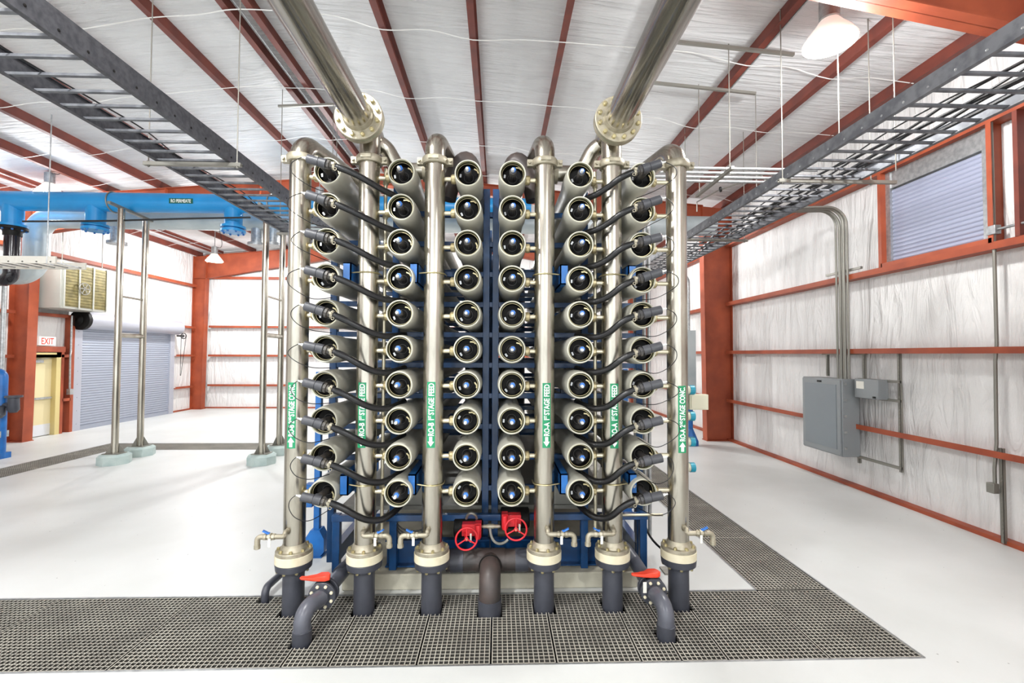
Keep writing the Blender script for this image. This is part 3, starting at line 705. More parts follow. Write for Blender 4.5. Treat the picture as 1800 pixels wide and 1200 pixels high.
m = MB().extrude([(0, 0), (.08, 0), (.08, .012), (.012, .012), (.012, .248), (.08, .248), (.08, .26), (0, .26)], (-1.1, 4.62, .16), (0, -1, 0), (0, 0, 1), (2.15, 0, 0)); m.build('base_channel', M['blue'], rack)
MB().box(-1.6, 1.5, 4.72, 9.4, .66, .7).build('deck_plate', M['skidgrey'], rack)
for (xa, xb, z0, z1) in ((-1.0, -.66, .72, .93), (-.52, -.2, .74, .9), (.02, .32, .74, .9), (.5, .84, .72, .93)):
    MB().plate([(xa, 4.68, z0), (xb, 4.68, z0), (xb, 4.68, z1), (xa+.1, 4.68, z1)], (0, .01, 0)).build('gusset_plate', M['skidgrey'], rack)
for (i, s) in ((1, -1), (2, -1), (3, 1), (4, 1)):
    for z in (2.98, 1.1):
        px = PIPEX[i]; xb = px + s*.135
        m = MB().box(min(xb, xb+s*.012), max(xb, xb+s*.012), PY-.06, PY+.5, z-.09, z+.09); m.box(min(xb, xb+s*.07), max(xb, xb+s*.07), PY-.06, PY-.048, z-.09, z+.09)
        m.box(min(xb, xb+s*.07), max(xb, xb+s*.07), PY-.06, PY+.5, z+.08, z+.09); m.box(min(xb, xb+s*.07), max(xb, xb+s*.07), PY-.06, PY+.5, z-.09, z-.08)
        br = m.build('pipe_bracket', M['bluebright'], rack)
        pts = [(px + s*.16, PY-.03, z), (px + s*.05, PY-.085, z)] + [(px + (PR+.008)*math.cos(a)*s, PY - (PR+.008)*math.sin(a), z) for a in [PI*.4 + PI*.6*k/10 for k in range(11)]] + [(px - s*(PR+.008), PY+.08, z)]
        MB().tube(pts, .006, 8).build('u_bolt', M['bolt'], br)

for k, x in enumerate((-1.19, -.57, .43, 1.01)):  # unseen pipes added to darken the gaps between the vessels
    t = thing('rear_gap_pipe', (x, 9.75, 0), 'added dark pipe closing gaps at far end of rack, ' + ['outermost on RO-B side', 'inner on RO-B side', 'inner on RO-A side', 'outermost on RO-A side'][k], 'pipe', 'added dark pipes closing the gaps behind the rack')
    MB().cyl((x, 9.75, .15), (x, 9.75, 4.1), .14, n=24).build('pipe', M['pvc'], t); MB().cyl((x, 9.75, .15), (x, 9.75, .2), .2, n=24).build('base_flange', M['pvc'], t)
# stand legs beside the rack
m0 = None
for x, y, lab in ((-2.02, 5.2, 'bright blue floor post with octagonal foot beside the leftmost header'), (-1.95, 7.4, 'bright blue floor post farther back along the exit door side of the rack'), (1.86, 6.6, 'bright blue floor post behind the rightmost header')):
    t = thing('floor_post', (x, y, 0), lab, 'post', 'blue floor posts beside the rack')
    MB().box(x-.032, x+.032, y-.032, y+.032, .2, 2.05).build('post', M['bluebright'], t, bevel=.004)
    m = MB().box(x-.08, x+.08, y-.08, y+.08, 0, .015); m.lathe((x, y, .01), (0, 0, 1), [(0, .01), (.01, .05)], 8); m.plate([(x-.05, y-.07, .015), (x+.06, y-.07, .015), (x+.1, y-.07, .06), (x+.1, y-.07, .2), (x+.05, y-.07, .3), (x-.05, y-.07, .3), (x-.1, y-.07, .22), (x-.1, y-.07, .06)], (0, .14, 0)); m.build('foot', M['bluebright'], t)
    MB().box(x-.12, x-.04, y-.06, y+.04, .55, .8).build('bracket_box', M['bluebright'], t)

# ------------------------------------------------------------------ central manifold and red valves
t = thing('drain_manifold', (-.065, 4.35, 0), 'dusty dark pipe manifold with central elbow dropping into the grating', 'pipe')
m = MB().cyl((-.48, 4.38, .295), (.36, 4.38, .295), .1, n=32); m.build('cross_pipe', M['pvcold'], t)
MB().lathe((-.2, 4.38, .295), (1, 0, 0), [(0, .108), (.27, .108)], 32).build('tee', M['pvcold'], t)
for x in (-.44, .17): MB().lathe((x, 4.38, .295), (1, 0, 0), [(0, .106), (.12, .106)], 32).build('socket', M['pvc'], t)
MB().tube(fillet([(-.065, 4.38, .295), (-.065, 4.07, .295), (-.065, 4.07, .02)], .16, 12), .096, 32).build('elbow', M['pvcold'], t)
MB().cyl((-.065, 4.07, .1), (-.065, 4.07, -.3), .104, n=32).build('outlet_socket', M['pvc'], t)
MB().torus((-.065, 4.255, .295), (0, 1, 0), .1, .006, 28, 6).build('joint_ring', M['black'], t)
def redvalve(c, gx, lab, tilt):
    c = V(c); t = thing('gear_valve', (c.x, c.y, c.z), lab, 'valve', 'red handwheel gear valves')
    ax = V(tilt, -1, .05).normalized(); u, v, d = frame_of(ax)
    wh = MB().torus(c, ax, .098, .0085, 36, 8)
    for k in range(3):
        a = 2*PI*k/3 + .5; wh.cyl(c, c + (u*math.cos(a) + v*math.sin(a))*.098, .007, n=8)
    wh.lathe(c - ax*.01, ax, [(0, .018), (.02, .018), (.024, .01)], 12)
    w_ = wh.build('handwheel', M['red'], t); MB().lathe(c + ax*.012, ax, [(0, .009), (.012, .007)], 8).build('hub_nut', M['bolt'], w_)
    m = MB().cyl(c, c - ax*.18, .012, n=10); m.cb((c.x+gx*.01, c.y+.2, c.z+.02), .13, .1, .11); m.cb((c.x+gx*.1, c.y+.16, c.z+.03), .06, .1, .13); m.cyl((c.x+gx*.1, c.y+.1, c.z+.09), (c.x+gx*.1, c.y+.1, c.z-.04), .025, n=12)
    m.build('gearbox', M['red'], t, bevel=.006)
    m = MB().lathe((c.x, c.y+.3, c.z-.0), (1, 0, 0), [(-.14, .085), (-.13, .1), (.13, .1), (.14, .085)], 20); m.build('valve_body', M['black'], t)
    MB().cb((c.x+.035, c.y+.06, c.z-.015), .016, .003, .08).build('valve_tag', M['tag'], t)
redvalve(at(820, 947, 4.2), 1, 'red handwheel valve left of the central posts, wheel set lower', .2)
redvalve(at(907, 930, 4.2), -1, 'red handwheel valve right of the central posts, wheel set higher', -.05)
t = thing('sample_fitting', (-.07, 4.36, .6), 'small pale cross fitting between the two red handwheels', 'fitting')
m = MB().lathe((-.15, 4.36, .62), (1, 0, 0), [(0, .01), (.02, .018), (.05, .018), (.06, .024), (.11, .024), (.12, .018), (.16, .018), (.18, .01)], 10); m.build('fitting', M['flange'], t)
MB().tube(bez((-.07, 4.34, .61), (-.06, 4.3, .45), (.05, 4.28, .47), (.1, 4.3, .52)), .013, 8).build('flexible_lead', M['strut'], t)
MB().tube(bez((-.3, 4.4, .68), (-.28, 4.35, .78), (-.2, 4.35, .75), (-.2, 4.4, .68)), .013, 8).build('flexible_lead', M['strut'], t)
MB().tube([(-.07, 4.36, .6), (-.07, 4.36, .4)], .004, 6).build('stem', M['tube'], t)

# ------------------------------------------------------------------ front plastic valves with red levers
def floor_valve(s):
    xv = -1.46 if s < 0 else 1.335; xe = -1.53 if s < 0 else 1.36
    t = thing('ball_valve', (xe, 3.7, 0), 'grey ball valve with orange-red lever, ' + ('in front of the two leftmost headers' if s < 0 else 'in front of the two rightmost headers'), 'valve', 'orange-red lever valves on the grating')
    z = .235; yv = 3.9
    if s < 0: pts = fillet([(-1.17, 4.66, .3), (-1.38, 4.6, .27), (xv, yv, z)], .08, 6)
    else: pts = fillet([(1.1, 4.42, .42), (1.22, 4.42, .4), (1.3, 4.3, .3), (xv, yv, z)], .09, 6)
    MB().tube(pts, .062, 24).build('inlet_pipe', M['pvc2'], t)
    if s < 0: MB().tube([(-1.42, 4.32, .255), (-1.435, 4.22, .25)], .068, 24).build('inlet_socket', M['pvc'], t)
    f = MB()
    for y0 in (yv-.03, yv+.045): f.lathe((xv, y0, z), (0, 1, 0), [(0, .068), (0, .108), (.006, .113), (.026, .113), (.032, .108), (.032, .068)], 32)
    f.lathe((xv, yv-.06, z), (0, 1, 0), [(0, .066), (.2, .074)], 24)
    fo = f.build('flanges', M['pvc'], t)
    flange_bolts(fo, M['cream'], (xv, yv-.03, z), (0, -1, 0), .088, 8, .014, .014, .39)
    m = MB().lathe((xv, yv+.02, z+.04), (0, 0, 1), [(0, .05), (.06, .05), (.065, .04), (.085, .035)], 20); m.build('stem_housing', M['black'], t)
    hz = z + .125; dx = -1
    P = [(xv+.055, yv+.02), (xv+.06, yv-.015), (xv+.03, yv-.035), (xv-.03, yv-.035), (xv-.08, yv-.025), (xv-.17, yv-.03), (xv-.19, yv-.015), (xv-.185, yv+.012), (xv-.09, yv+.02), (xv-.03, yv+.05), (xv+.03, yv+.05)]
    lo = [V(x, y, hz + (.0 if x > xv-.1 else .012)) for x, y in P]; n = len(lo)
    hi = [V(x, y, hz + (.045 if x > xv-.06 else .03)) for x, y in P]
    m = MB().add(lo + hi, [tuple(range(n-1, -1, -1)), tuple(range(n, 2*n))] + [(k, (k+1) % n, n+(k+1) % n, n+k) for k in range(n)]); m.build('lever', M['orange'], t, bevel=.007)
    MB().tube(fillet([(xv, yv-.04, z), (xe, 3.67, z), (xe, 3.67, .02)], .1, 14), .066, 28).build('elbow', M['pvc2'], t)
    MB().lathe((xe, 3.67, .09), (0, 0, -1), [(0, .07), (.002, .073), (.4, .073)], 28).build('outlet_socket', M['pvc'], t)
    if s > 0: MB().cb((xv-.09, yv-.06, z+.06), .03, .003, .09).build('valve_tag', M['tag'], t)
floor_valve(-1); floor_valve(1)
t = thing('drain_elbow', (-2.13, 4.29, 0), 'thin dark drain pipe elbowing down into the grating edge beside the leftmost riser', 'pipe')
MB().tube(fillet([(-2.13, 4.29, -.2), (-2.13, 4.29, .1), (-2.08, 5.2, .1)], .06, 8), .034, 18).build('elbow', M['pvc'], t)
tag(MB().tube([(1.0, 4.44, .69), (1.62, 4.44, .69)], .013, 10).build('impulse_line', M['copper']), 'pale horizontal tube behind the second header from the right, near its foot', 'pipe')
tag(MB().tube(bez((1.5, 4.6, .55), (1.6, 4.9, .3), (1.66, 4.5, .25), (1.75, 4.3, .35), 10), .012, 8).build('flexible_cable', M['hose']), 'dark flexible cable drooping behind the rightmost header foot', 'cable')
for k, lab in enumerate(('upper black cable sagging behind the second header near the floor', 'middle black cable sagging behind the second header near the floor', 'lowest black cable sagging behind the second header near the floor')):
    tag(MB().tube(bez((-.98, 4.5, .6-.03*k), (-.9, 4.45, .52-.035*k), (-.75, 4.45, .52-.035*k), (-.62, 4.5, .6-.03*k)), .008, 6).build('sagging_cable', M['cable']), lab, 'cable', 'sagging cables at the foot of the rack')

# ------------------------------------------------------------------ instruments at the right of the rack
st = thing('instrument_stand', (1.84, 4.75, 0), 'slim steel stand carrying teal-capped transmitters behind the rightmost header', 'stand')
MB().box(1.8, 1.84, 4.72, 4.76, 0, 3.2).build('upright', M['strut'], st); MB().box(1.72, 1.92, 4.66, 4.82, 0, .015).build('base_plate', M['strut'], st)
for k, (yy, nm) in enumerate(((685, 'top'), (731, 'second from the top'), (776, 'third from the top'), (821, 'bottom'))):
    c = at(1214, yy, 4.7); t = thing('pressure_transmitter', c, f'teal-capped transmitter beside the rightmost header, {nm} of the row', 'gauge', 'teal-capped transmitters')
    MB().lathe((1.83, 4.7, c.z), (1, 0, 0), [(0, .03), (.03, .045), (.18, .045)], 18).build('body', M['beige'], t)
    MB().lathe((2.0, 4.7, c.z), (1, 0, 0), [(0, .05), (.05, .05), (.055, .04)], 18).build('cap', M['teal'], t)
    MB().tube(bez((1.9, 4.7, c.z-.04), (1.9, 4.68, c.z-.1), (1.99, 4.68, c.z-.06), (1.96, 4.7, c.z-.12), 8), .008, 6).build('lead', M['cable'], t)
jb = at(1226, 706, 4.74); t = thing('junction_box', jb, 'small beige box among the teal-capped transmitters', 'box')
MB().cb(jb, .2, .08, .16).build('box_body', M['beige'], t, bevel=.005); MB().cb(jb - V(0, .045, 0), .17, .01, .13).build('box_lid', M['beige'], t); MB().bar((1.83, 4.74, jb.z), (jb.x, 4.74, jb.z), .03, .03).build('bracket_arm', M['strut'], t)
for k, nm in enumerate(('nearest the rightmost header', 'second behind the rightmost header', 'third behind the rightmost header', 'closest to the rack of the four')):
    x = 1.78 - k*.055
    tag(MB().tube(fillet([(x, 5.3, .15), (x, 5.3, 4.0), (x, 6.2, 4.0)], .12, 6), .022, 10).build('riser_conduit', M['galv']), f'vertical grey conduit {nm}', 'conduit', 'bundle of four vertical conduits behind the right side')

# ------------------------------------------------------------------ cable trays
def tray(x0, x1, z, y0, y1, rail, mats, label, far_label):
    t = thing('cable_tray', ((x0+x1)/2, (y0+y1)/2, z), label, 'cable tray', 'ladder cable trays under the roof')
    for i, (x, s) in enumerate(((x0, 1), (x1, -1))):
        sec = [(0, 0), (.045, 0), (.045, .006), (.005, .006), (.005, rail-.005), (.03, rail-.005), (.03, rail), (0, rail)]
        m = MB().extrude(sec, (x, y0, z), (s, 0, 0), (0, 0, 1), (0, y1-y0, 0))
        m.build('side_rail', mats, t)
        m = MB(); y = y0 + .1
        while y < min(y1, 11):
            m.lathe((x + (-.0 if s > 0 else .0), y, z+rail*.3), (-s, 0, 0), [(0, .011), (.004, .011), (.006, .007)], 8); y += .229
        m.build('rail_rivet', M['black'] if rail > .15 else M['galv'], t).__setitem__('kind', 'stuff')
    y = y0 + .11
    while y < y1:
        MB().box(x0+.004, x1-.004, y-.016, y+.016, z+.012, z+.034).build('rung', M['galv_tray'], t); y += .229
    return t
tray(-3.95, -3.1, 4.46, 2.2, 11.3, .2, M['galv_dark'], 'dark ladder tray under the roof on the blue permeate pipe side', '')
tray(3.58, 4.55, 4.46, 2.6, 13.2, .14, M['galv_tray'], 'weathered grey ladder tray under the roof on the window wall side', '')
def cable(pts, r, lab, grp): tag(MB().tube(catmull(pts, 5), r, 7).build('tray_cable', M['cable']), lab, 'cable', grp)
for k, (x, lab) in enumerate(((-3.62, 'single thin black cable zigzagging along the dark ladder tray'),)):
    cable([(x + .05*math.sin(i*2.1), 2.2 + i*.6, 4.503) for i in range(15)], .007, lab, None)
for k in range(6):
    x = 3.95 + k*.09; rr = (.008, .014, .012, .02, .016, .018)[k]
    lab = ['thin', 'medium', 'slim', 'thickest', 'second thickest', 'outermost'][k] + ' black cable lying in the weathered grey ladder tray'
    cable([(x + .05*math.sin(i*1.7+k*2), 2.7 + i*.55, 4.5 + rr + (.0 if i % 2 else .004)) for i in range(19)], rr, lab, 'black cables in the right-hand ladder tray')
def trapeze(x0, x1, y, z, lab, rodx=None, top=None):
    t = thing('trapeze_hanger', ((x0+x1)/2, y, z), lab, 'hanger', 'trapeze hangers of the trays')
    m = MB().extrude([(0, 0), (.041, 0), (.041, .041), (.03, .041), (.03, .037), (.037, .037), (.037, .004), (.004, .004), (.004, .037), (.011, .037), (.011, .041), (0, .041)], (x0, y-.02, z), (0, 1, 0), (0, 0, 1), (x1-x0, 0, 0)); m.build('strut_bar', M['strut'], t)
    for x in rodx or (x0+.05, x1-.05):
        m = MB().cyl((x, y, z-.02), (x, y, top or pur_bot(x)+.2), .0065, n=8); m.lathe((x, y, z-.012), (0, 0, 1), [(0, .016), (.01, .016)], 6); m.lathe((x, y, z+.042), (0, 0, 1), [(0, .016), (.01, .016)], 6); m.build('rod', M['strut'], t)
trapeze(-4.08, -2.98, 5.27, 4.41, 'strut trapeze hanging the near part of the dark ladder tray')
trapeze(-4.03, -3.0, 8.3, 4.41, 'strut trapeze hanging the far part of the dark ladder tray')
trapeze(3.48, 4.98, 5.48, 4.41, 'strut trapeze hanging the near part of the weathered ladder tray', rodx=(3.53, 4.66))
trapeze(3.48, 4.72, 8.4, 4.41, 'strut trapeze hanging the far part of the weathered ladder tray', rodx=(3.53, 4.66))
# conduits crossing at high level
for k, nm in enumerate(('nearest', 'second', 'third', 'farthest')):
    tag(MB().cyl((1.75, 6.0 + k*.15, 4.79), (4.35, 6.0 + k*.15, 4.79), .021, n=12).build('cross_conduit', M['galv']), f'{nm} of four conduits crossing from the rack towards the weathered tray', 'conduit', 'four level conduits crossing to the tray')
t = thing('conduit_hanger', (3.1, 6.2, 4.72), 'strut bar hung on two rods under the four level conduits', 'hanger')
MB().box(3.08, 3.12, 5.85, 6.95, 4.725, 4.766).build('strut_bar', M['strut'], t)
for y in (5.93, 6.85): MB().cyl((3.1, y, 4.68), (3.1, y, pur_bot(3.1)+.02), .007, n=8).build('rod', M['strut'], t)
for y, lab in ((5.93, 'upper strut bar slung under the roof purlins with a rod, nearer one'), (6.85, 'upper strut bar slung under the roof purlins with a rod, farther one')):
    m = MB().bar((2.3, y, pur_bot(2.3)-.03), (4.0, y, pur_bot(4.0)-.03), .04, .04); tag(m.build('roof_strut', M['strut']), lab, 'strut', 'strut bars under the purlins')
tag(MB().bar((-4.05, 8.3, 6.78), (-2.95, 8.3, 6.84), .04, .04).build('roof_strut', M['strut']), 'strut bar under the ridge purlins above the dark ladder tray', 'strut')
tag(MB().cyl((-2.98, 8.3, 4.3), (-2.98, 8.3, 6.8), .0065, n=8).build('hanger_rod', M['strut']), 'thin rod dropping from the strut bar by the leftmost header elbow', 'rod')
for px, Y, y0, y1, lab in ((1475, 5.1, 140, 235, 'rod ending above the weathered ladder tray beside the bright lamp'), (1575, 4.95, 45, 300, 'long rod passing the weathered ladder tray towards the shuttered window'), (1330, 7.2, 250, 340, 'short dark rod behind the four level conduits')):
    p = at(px, y0, Y); q = at(px, y1, Y); tag(MB().cyl(q, (q.x, q.y, pur_bot(q.x)+.21), .006, n=8).build('hanger_rod', M['strut']), lab, 'rod', 'single hanger rods by the right tray')
t = thing('float_line', at(1290, 320, 7.5), 'thin copper-brown pipe with a dark union sloping under the four conduits', 'pipe')
p = [at(1338, 308, 6.6), at(1262, 335, 7.4), at(1225, 355, 8.0), at(1225, 372, 8.0)]
MB().tube([V(p[0].x, 6.45, 4.785)] + p, .012, 8).build('line', M['strut'], t); c = at(1266, 333.5, 7.36); MB().lathe(c - V(.02, 0, 0), (1, -.3, .2), [(0, .02), (.01, .045), (.035, .045), (.045, .02)], 12).build('union', M['black'], t)

# ------------------------------------------------------------------ lamps
LAMP_SCALE = [.7, 1.1, .5, 1, .7, .8, 1.2, 1, 1.15, 1]
LL = ['bright high-bay lamp under the rafter by the shuttered window', 'distant high-bay lamp near the back corner over the roll-up door', 'high-bay lamp seen above the blue permeate pipe', 'added unseen high-bay lamp behind the rack', 'added unseen high-bay lamp far down the window wall side',
      'added unseen lamp behind the camera by the window wall', 'added unseen lamp behind the camera near the middle', 'added unseen lamp beyond the near end of the trench', 'added unseen lamp overhead near the middle', 'added unseen lamp above the far trench']
for (x, y, z), lab, lsc in zip(LAMPS, LL, LAMP_SCALE):
    t = thing('high_bay_lamp', (x, y, z), lab, 'lamp', 'high-bay lamps under the roof'); top = pur_bot(x) + .21
    MB().lathe((x, y, z), (0, 0, 1), [(0, .265), (.02, .27), (.1, .22), (.2, .14), (.26, .1)], 28, False, True).build('reflector', M['lampshell'], t)
    m = MB().lathe((x, y, z+.26), (0, 0, 1), [(0, .07), (.02, .1), (.24, .1), (.26, .06)], 20); m.cyl((x, y, z+.5), (x, y, top), .012, n=8); m.build('ballast', M['galv'], t)
    m = MB().tube(bez((x+.1, y, z+.5), (x+.3, y, z+.4), (x+.28, y, z+.7), (x+.12, y, top), 10), .008, 6); m.build('power_cord', M['cable'], t)
    MB().lathe((x, y, z+.05), (0, 0, 1), [(0, .0), (-.02, .1), (.0, .235), (.01, .235)], 24, False, False).build('lens', M['lampglow'], t)
    ld = bpy.data.lights.new('high_bay_light', 'AREA'); ld.shape = 'DISK'; ld.size = .42; ld.energy = LAMP_POWER * lsc; ld.color = (.97, .985, 1)
    lo = bpy.data.objects.new('high_bay_light', ld); COL.objects.link(lo); lo.parent = t; lo.location = (0, 0, -.02)
    ld = bpy.data.lights.new('lamp_bulb_light', 'POINT'); ld.shadow_soft_size = .12; ld.energy = LAMP_POWER * 4.2 * lsc; ld.color = (.97, .985, 1)  # added point source below the lens, lifts the ceiling
    lo = bpy.data.objects.new('lamp_bulb_light', ld); COL.objects.link(lo); lo.parent = t; lo.location = (0, 0, -.16)

# ------------------------------------------------------------------ blue permeate main, grey duct, stands
zb = at(300, 357, 9.9).z; BY = 9.9; BR = .205
t = thing('permeate_main', (-6, BY, zb), 'large bright blue pipe crossing under the roof, marked RO PERMEATE', 'pipe')
MB().cyl((XL+.02, BY, zb), (.7, BY, zb), BR, n=32).build('pipe', M['bluepipe'], t)
for px in (22, 168, 410):
    x = at(px, 400, BY).x; m = MB().cyl((x, BY, zb), (x, BY, zb-.5), .175, n=24)
    m.lathe((x, BY, zb-.62), (0, 0, 1), [(0, .24), (.05, .24), (.055, .17), (.08, .17), (.085, .24), (.135, .24)] if px != 22 else [(.06, .24), (.11, .24), (.115, .17)], 24); b = m.build('branch_flange', M['bluepipe'], t)
    flange_bolts(b, M['bluebright'], (x, BY, zb-.62), (0, 0, -1), .2, 8, .02, .03)
for px in (201, 478):
    x = at(px, 357, BY).x; MB().torus((x, BY, zb), (1, 0, 0), BR+.012, .014, 32, 8).build('pipe_strap', M['strut'], t)
a = at(297, 357, BY-BR).x; b_ = at(339, 357, BY-BR).x; zs = at(318, 353, BY-BR).z; m = MB().box(a, b_, BY-BR-.004, BY-BR-.0005, zs-.055, zs+.055); mk = m.build('pipe_marker', mat('marker_dark_green', '0c5a48', .4), t)
vs, fs, wd = text_geo('RO PERMEATE', .02); s_ = (b_-a-.08)/wd
MB().add([(a+.04+x*s_, BY-BR-.006, zs-.035+y*.1) for x, y in vs], fs).build('marker_lettering', M['white'], mk, smooth=False)
t = thing('drop_pipe', at(20, 440, BY), 'glossy black pipe dropping from the blue main near the photo edge', 'pipe'); x = at(21, 440, BY).x; ze = at(20, 492, BY).z
MB().tube(fillet([(x, BY, zb-.6), (x, BY, ze), (x-1.2, BY, ze)], .16, 8), .13, 24).build('pipe', mat('black_glossy_pipe', '1b1920', .15), t)
m = MB().lathe((x, BY, zb-.62), (0, 0, 1), [(0, .24), (.05, .24)], 24); m.lathe((x, BY, zb-.75), (0, 0, 1), [(0, .15), (.1, .15), (.13, .2)], 24); m.build('flange', M['black'], t)
t = thing('grey_duct', (-8, 10.7, zb-.2), 'pale grey duct behind the blue main, turning down in a wide bend', 'duct')
xd = at(50, 440, 10.6).x; zd = at(50, 480, 10.6).z; zdu = zb - .1
MB().tube(fillet([(xd-1.4, 10.78, zd), (xd, 10.78, zd), (xd, 10.78, zdu), (at(1260, 380, 10.6).x, 10.78, zdu)], .42, 12), .235, 32).build('duct', M['duct'], t)
for px in (195, 445, 475):
    x = at(px, 400, 10.6).x; m = MB().cyl((x, 10.78, zdu-.2), (x, 10.78, zdu-.55), .13, n=20); m.lathe((x, 10.78, zdu-.6), (0, 0, 1), [(0, .2), (.06, .2)], 20); m.build('duct_stub', M['galv'], t)
tag(MB().tube([at(40, 389, 9.6), at(195, 388, 9.6), at(330, 384, 9.6), at(440, 382, 9.6)], .02, 8).build('long_cable', M['cable']), 'black cable strung level beneath the blue main', 'cable')
def stand(pxa, pxb, Ya, Yb, lab, side):
    a, b = at(pxa, 600, Ya), at(pxb, 600, Yb); zt = zb - BR - .04
    t = thing('pipe_stand', ((a.x+b.x)/2, (Ya+Yb)/2, 0), lab, 'stand', 'steel stands under the blue main')
    for p in (a, b):
        m = MB().cyl((p.x, p.y, .21), (p.x, p.y, zt), .062, n=20); m.build('leg', M['steel'], t)
        f = MB().box(p.x-.16, p.x+.16, p.y-.12, p.y+.12, .2, .215)
        for k in range(4):
            an = PI/4 + k*PI/2; f.plate([(p.x+.06*math.cos(an), p.y+.06*math.sin(an), .215), (p.x+.15*math.cos(an), p.y+.15*math.sin(an), .215), (p.x+.06*math.cos(an), p.y+.06*math.sin(an), .4)], (.01, 0, 0))
        f.build('base_plate', M['strut'], t)
        m = MB().lathe((p.x, p.y, 0), (0, 0, 1), [(0, .28), (.16, .28), (.2, .24)], 8); m.build('footing', M['block'], t)
    for z, r in ((at((pxa+pxb)/2, 590, (Ya+Yb)/2).z, .05), (at((pxa+pxb)/2, 524, (Ya+Yb)/2).z, .022)): MB().cyl((a.x, a.y, z), (b.x, b.y, z), r, n=14).build('rung', M['steel'], t)
    d = (V(b.x, b.y, 0) - V(a.x, a.y, 0)).normalized()
    MB().bar(V(a.x, a.y, zt+.02) - d*.35, V(b.x, b.y, zt+.02) + d*.2, .06, .05).build('top_bar', M['strut'], t)
stand(207, 251, 9.55, 10.3, 'steel pipe stand on two footings in front of the roll-up door', 0)
stand(464, 494, 9.5, 10.4, 'steel pipe stand on two footings beside the leftmost header', 1)
# heater hung from the roof
xh0, xh1, yh0, yh1, zh0, zh1 = XL+.1, -11.4, 12.1, 13.5, 3.42, 4.68
t = thing('unit_heater', (-11.9, 12.8, zh0), 'pale box heater with brass-coloured louvred face above the exit door', 'heater')
MB().box(xh0, xh1, yh0, yh1, zh0, zh1).build('case', M['heater'], t, bevel=.01)
for k in range(3):
    y0 = yh0 + .1 + k*.43; m = MB().box(xh1, xh1+.012, y0, y0+.4, zh0+.06, zh1-.06)
    for j in range(14): m.bar((xh1+.015, y0+.01, zh0+.1+j*.08), (xh1+.015, y0+.39, zh0+.1+j*.08), .02, .006)
    m.build('louvre_panel', M['filter'], t)
for k in range(4): MB().box(xh1, xh1+.03, yh0+.06+k*.43, yh0+.1+k*.43, zh0+.03, zh1-.03).build('mullion', M['heater'], t)
m = MB().torus((xh1+.06, yh0+.62, 4.0), (1, 0, 0), .16, .012, 20, 6)
for k in range(3): m.bar((xh1+.06, yh0+.62-.16*math.cos(k*PI/3), 4.0-.16*math.sin(k*PI/3)), (xh1+.06, yh0+.62+.16*math.cos(k*PI/3), 4.0+.16*math.sin(k*PI/3)), .02, .01, (1, 0, 0))
m.build('fan_guard', M['strut'], t)
for y in (yh0+.1, yh1-.1): MB().cyl((xh1-.08, y, zh1), (xh1-.08, y, pur_bot(xh1)+.1), .01, n=6).build('rod', M['strut'], t)
# small ladder tray by the duct
t = thing('short_tray', (-9, 8.8, 4.0), 'short ladder tray coloured pale as if lit, ending beside the pale duct bend', 'cable tray')
z = at(150, 465, 8.6).z; xe = at(150, 460, 9.1).x
for y in (8.5, 9.1): MB().box(xe-3.5, xe, y, y+.03, z, z+.13).build('side_rail', M['tag'], t)  # pale rail colour stands in for strong light on the tray
for k in range(14): MB().box(xe-.1-k*.25, xe-.07-k*.25, 8.5, 9.13, z+.02, z+.04).build('rung', M['galv'], t)
MB().cyl((xe-.15, 8.5, z), (xe-.15, 8.5, pur_bot(xe)+.1), .01, n=6).build('rod', M['galv'], t)
# pump skid at the left edge
t = thing('pump_skid', (-10.6, 10.0, 0), 'blue pump skid with dark valve at the photo edge by the column', 'pump'); Y0 = 10.0
def lx(px): return at(px, 700, Y0).x
def lz(py): return at(10, py, Y0).z
MB().tube(fillet([(lx(3), Y0, 0.02), (lx(3), Y0, lz(655)), (lx(3)-.8, Y0, lz(655))], .1, 6), .09, 18).build('riser', M['bluebright'], t)
MB().box(lx(-60), lx(7), Y0-.1, Y0+.1, lz(722), lz(704)).build('crossbar', M['galv'], t)
MB().box(lx(-60), lx(9), Y0-.1, Y0+.1, lz(768), lz(757)).build('crossbar', M['galv'], t)
m = MB().lathe((lx(8), Y0-.1, lz(712)), (0, 0, -1), [(0, .06), (.03, .1), (.2, .1), (.26, .05)], 16); m.cyl((lx(3), Y0, lz(712)), (lx(22), Y0, lz(712)), .06); m.lathe((lx(24), Y0, lz(695)), (0, 0, -1), [(0, .14), (.04, .14), (.05, .09), (.3, .1), (.36, .06)], 16); m.build('valve', M['pvc'], t)
m = MB().box(lx(-8), lx(10), Y0-.15, Y0+.15, 0, .12); m.build('foot', M['bluebright'], t)
# conduits on the left wall
t = thing('door_conduit', (XL+.1, 13.2, 1.0), 'grey conduit with a push-button box between exit door and roll-up door', 'conduit')
MB().tube(fillet([(XL+.26, 13.2, 3.3), (XL+.26, 13.2, 2.3), (XL+.3, 13.14, 2.2), (XL+.26, 13.2, 1.2)], .05), .025, 10).build('conduit', M['galv'], t); MB().cb((XL+.27, 13.2, 1.15), .1, .1, .16).build('button_box', M['galv'], t)
tag(MB().cyl((XL+.5, 11.2, 0), (XL+.5, 11.2, 4.2), .05, n=12).build('wall_pipe', M['galv']), 'pale vertical pipe at the photo edge beyond the blue pump', 'pipe')

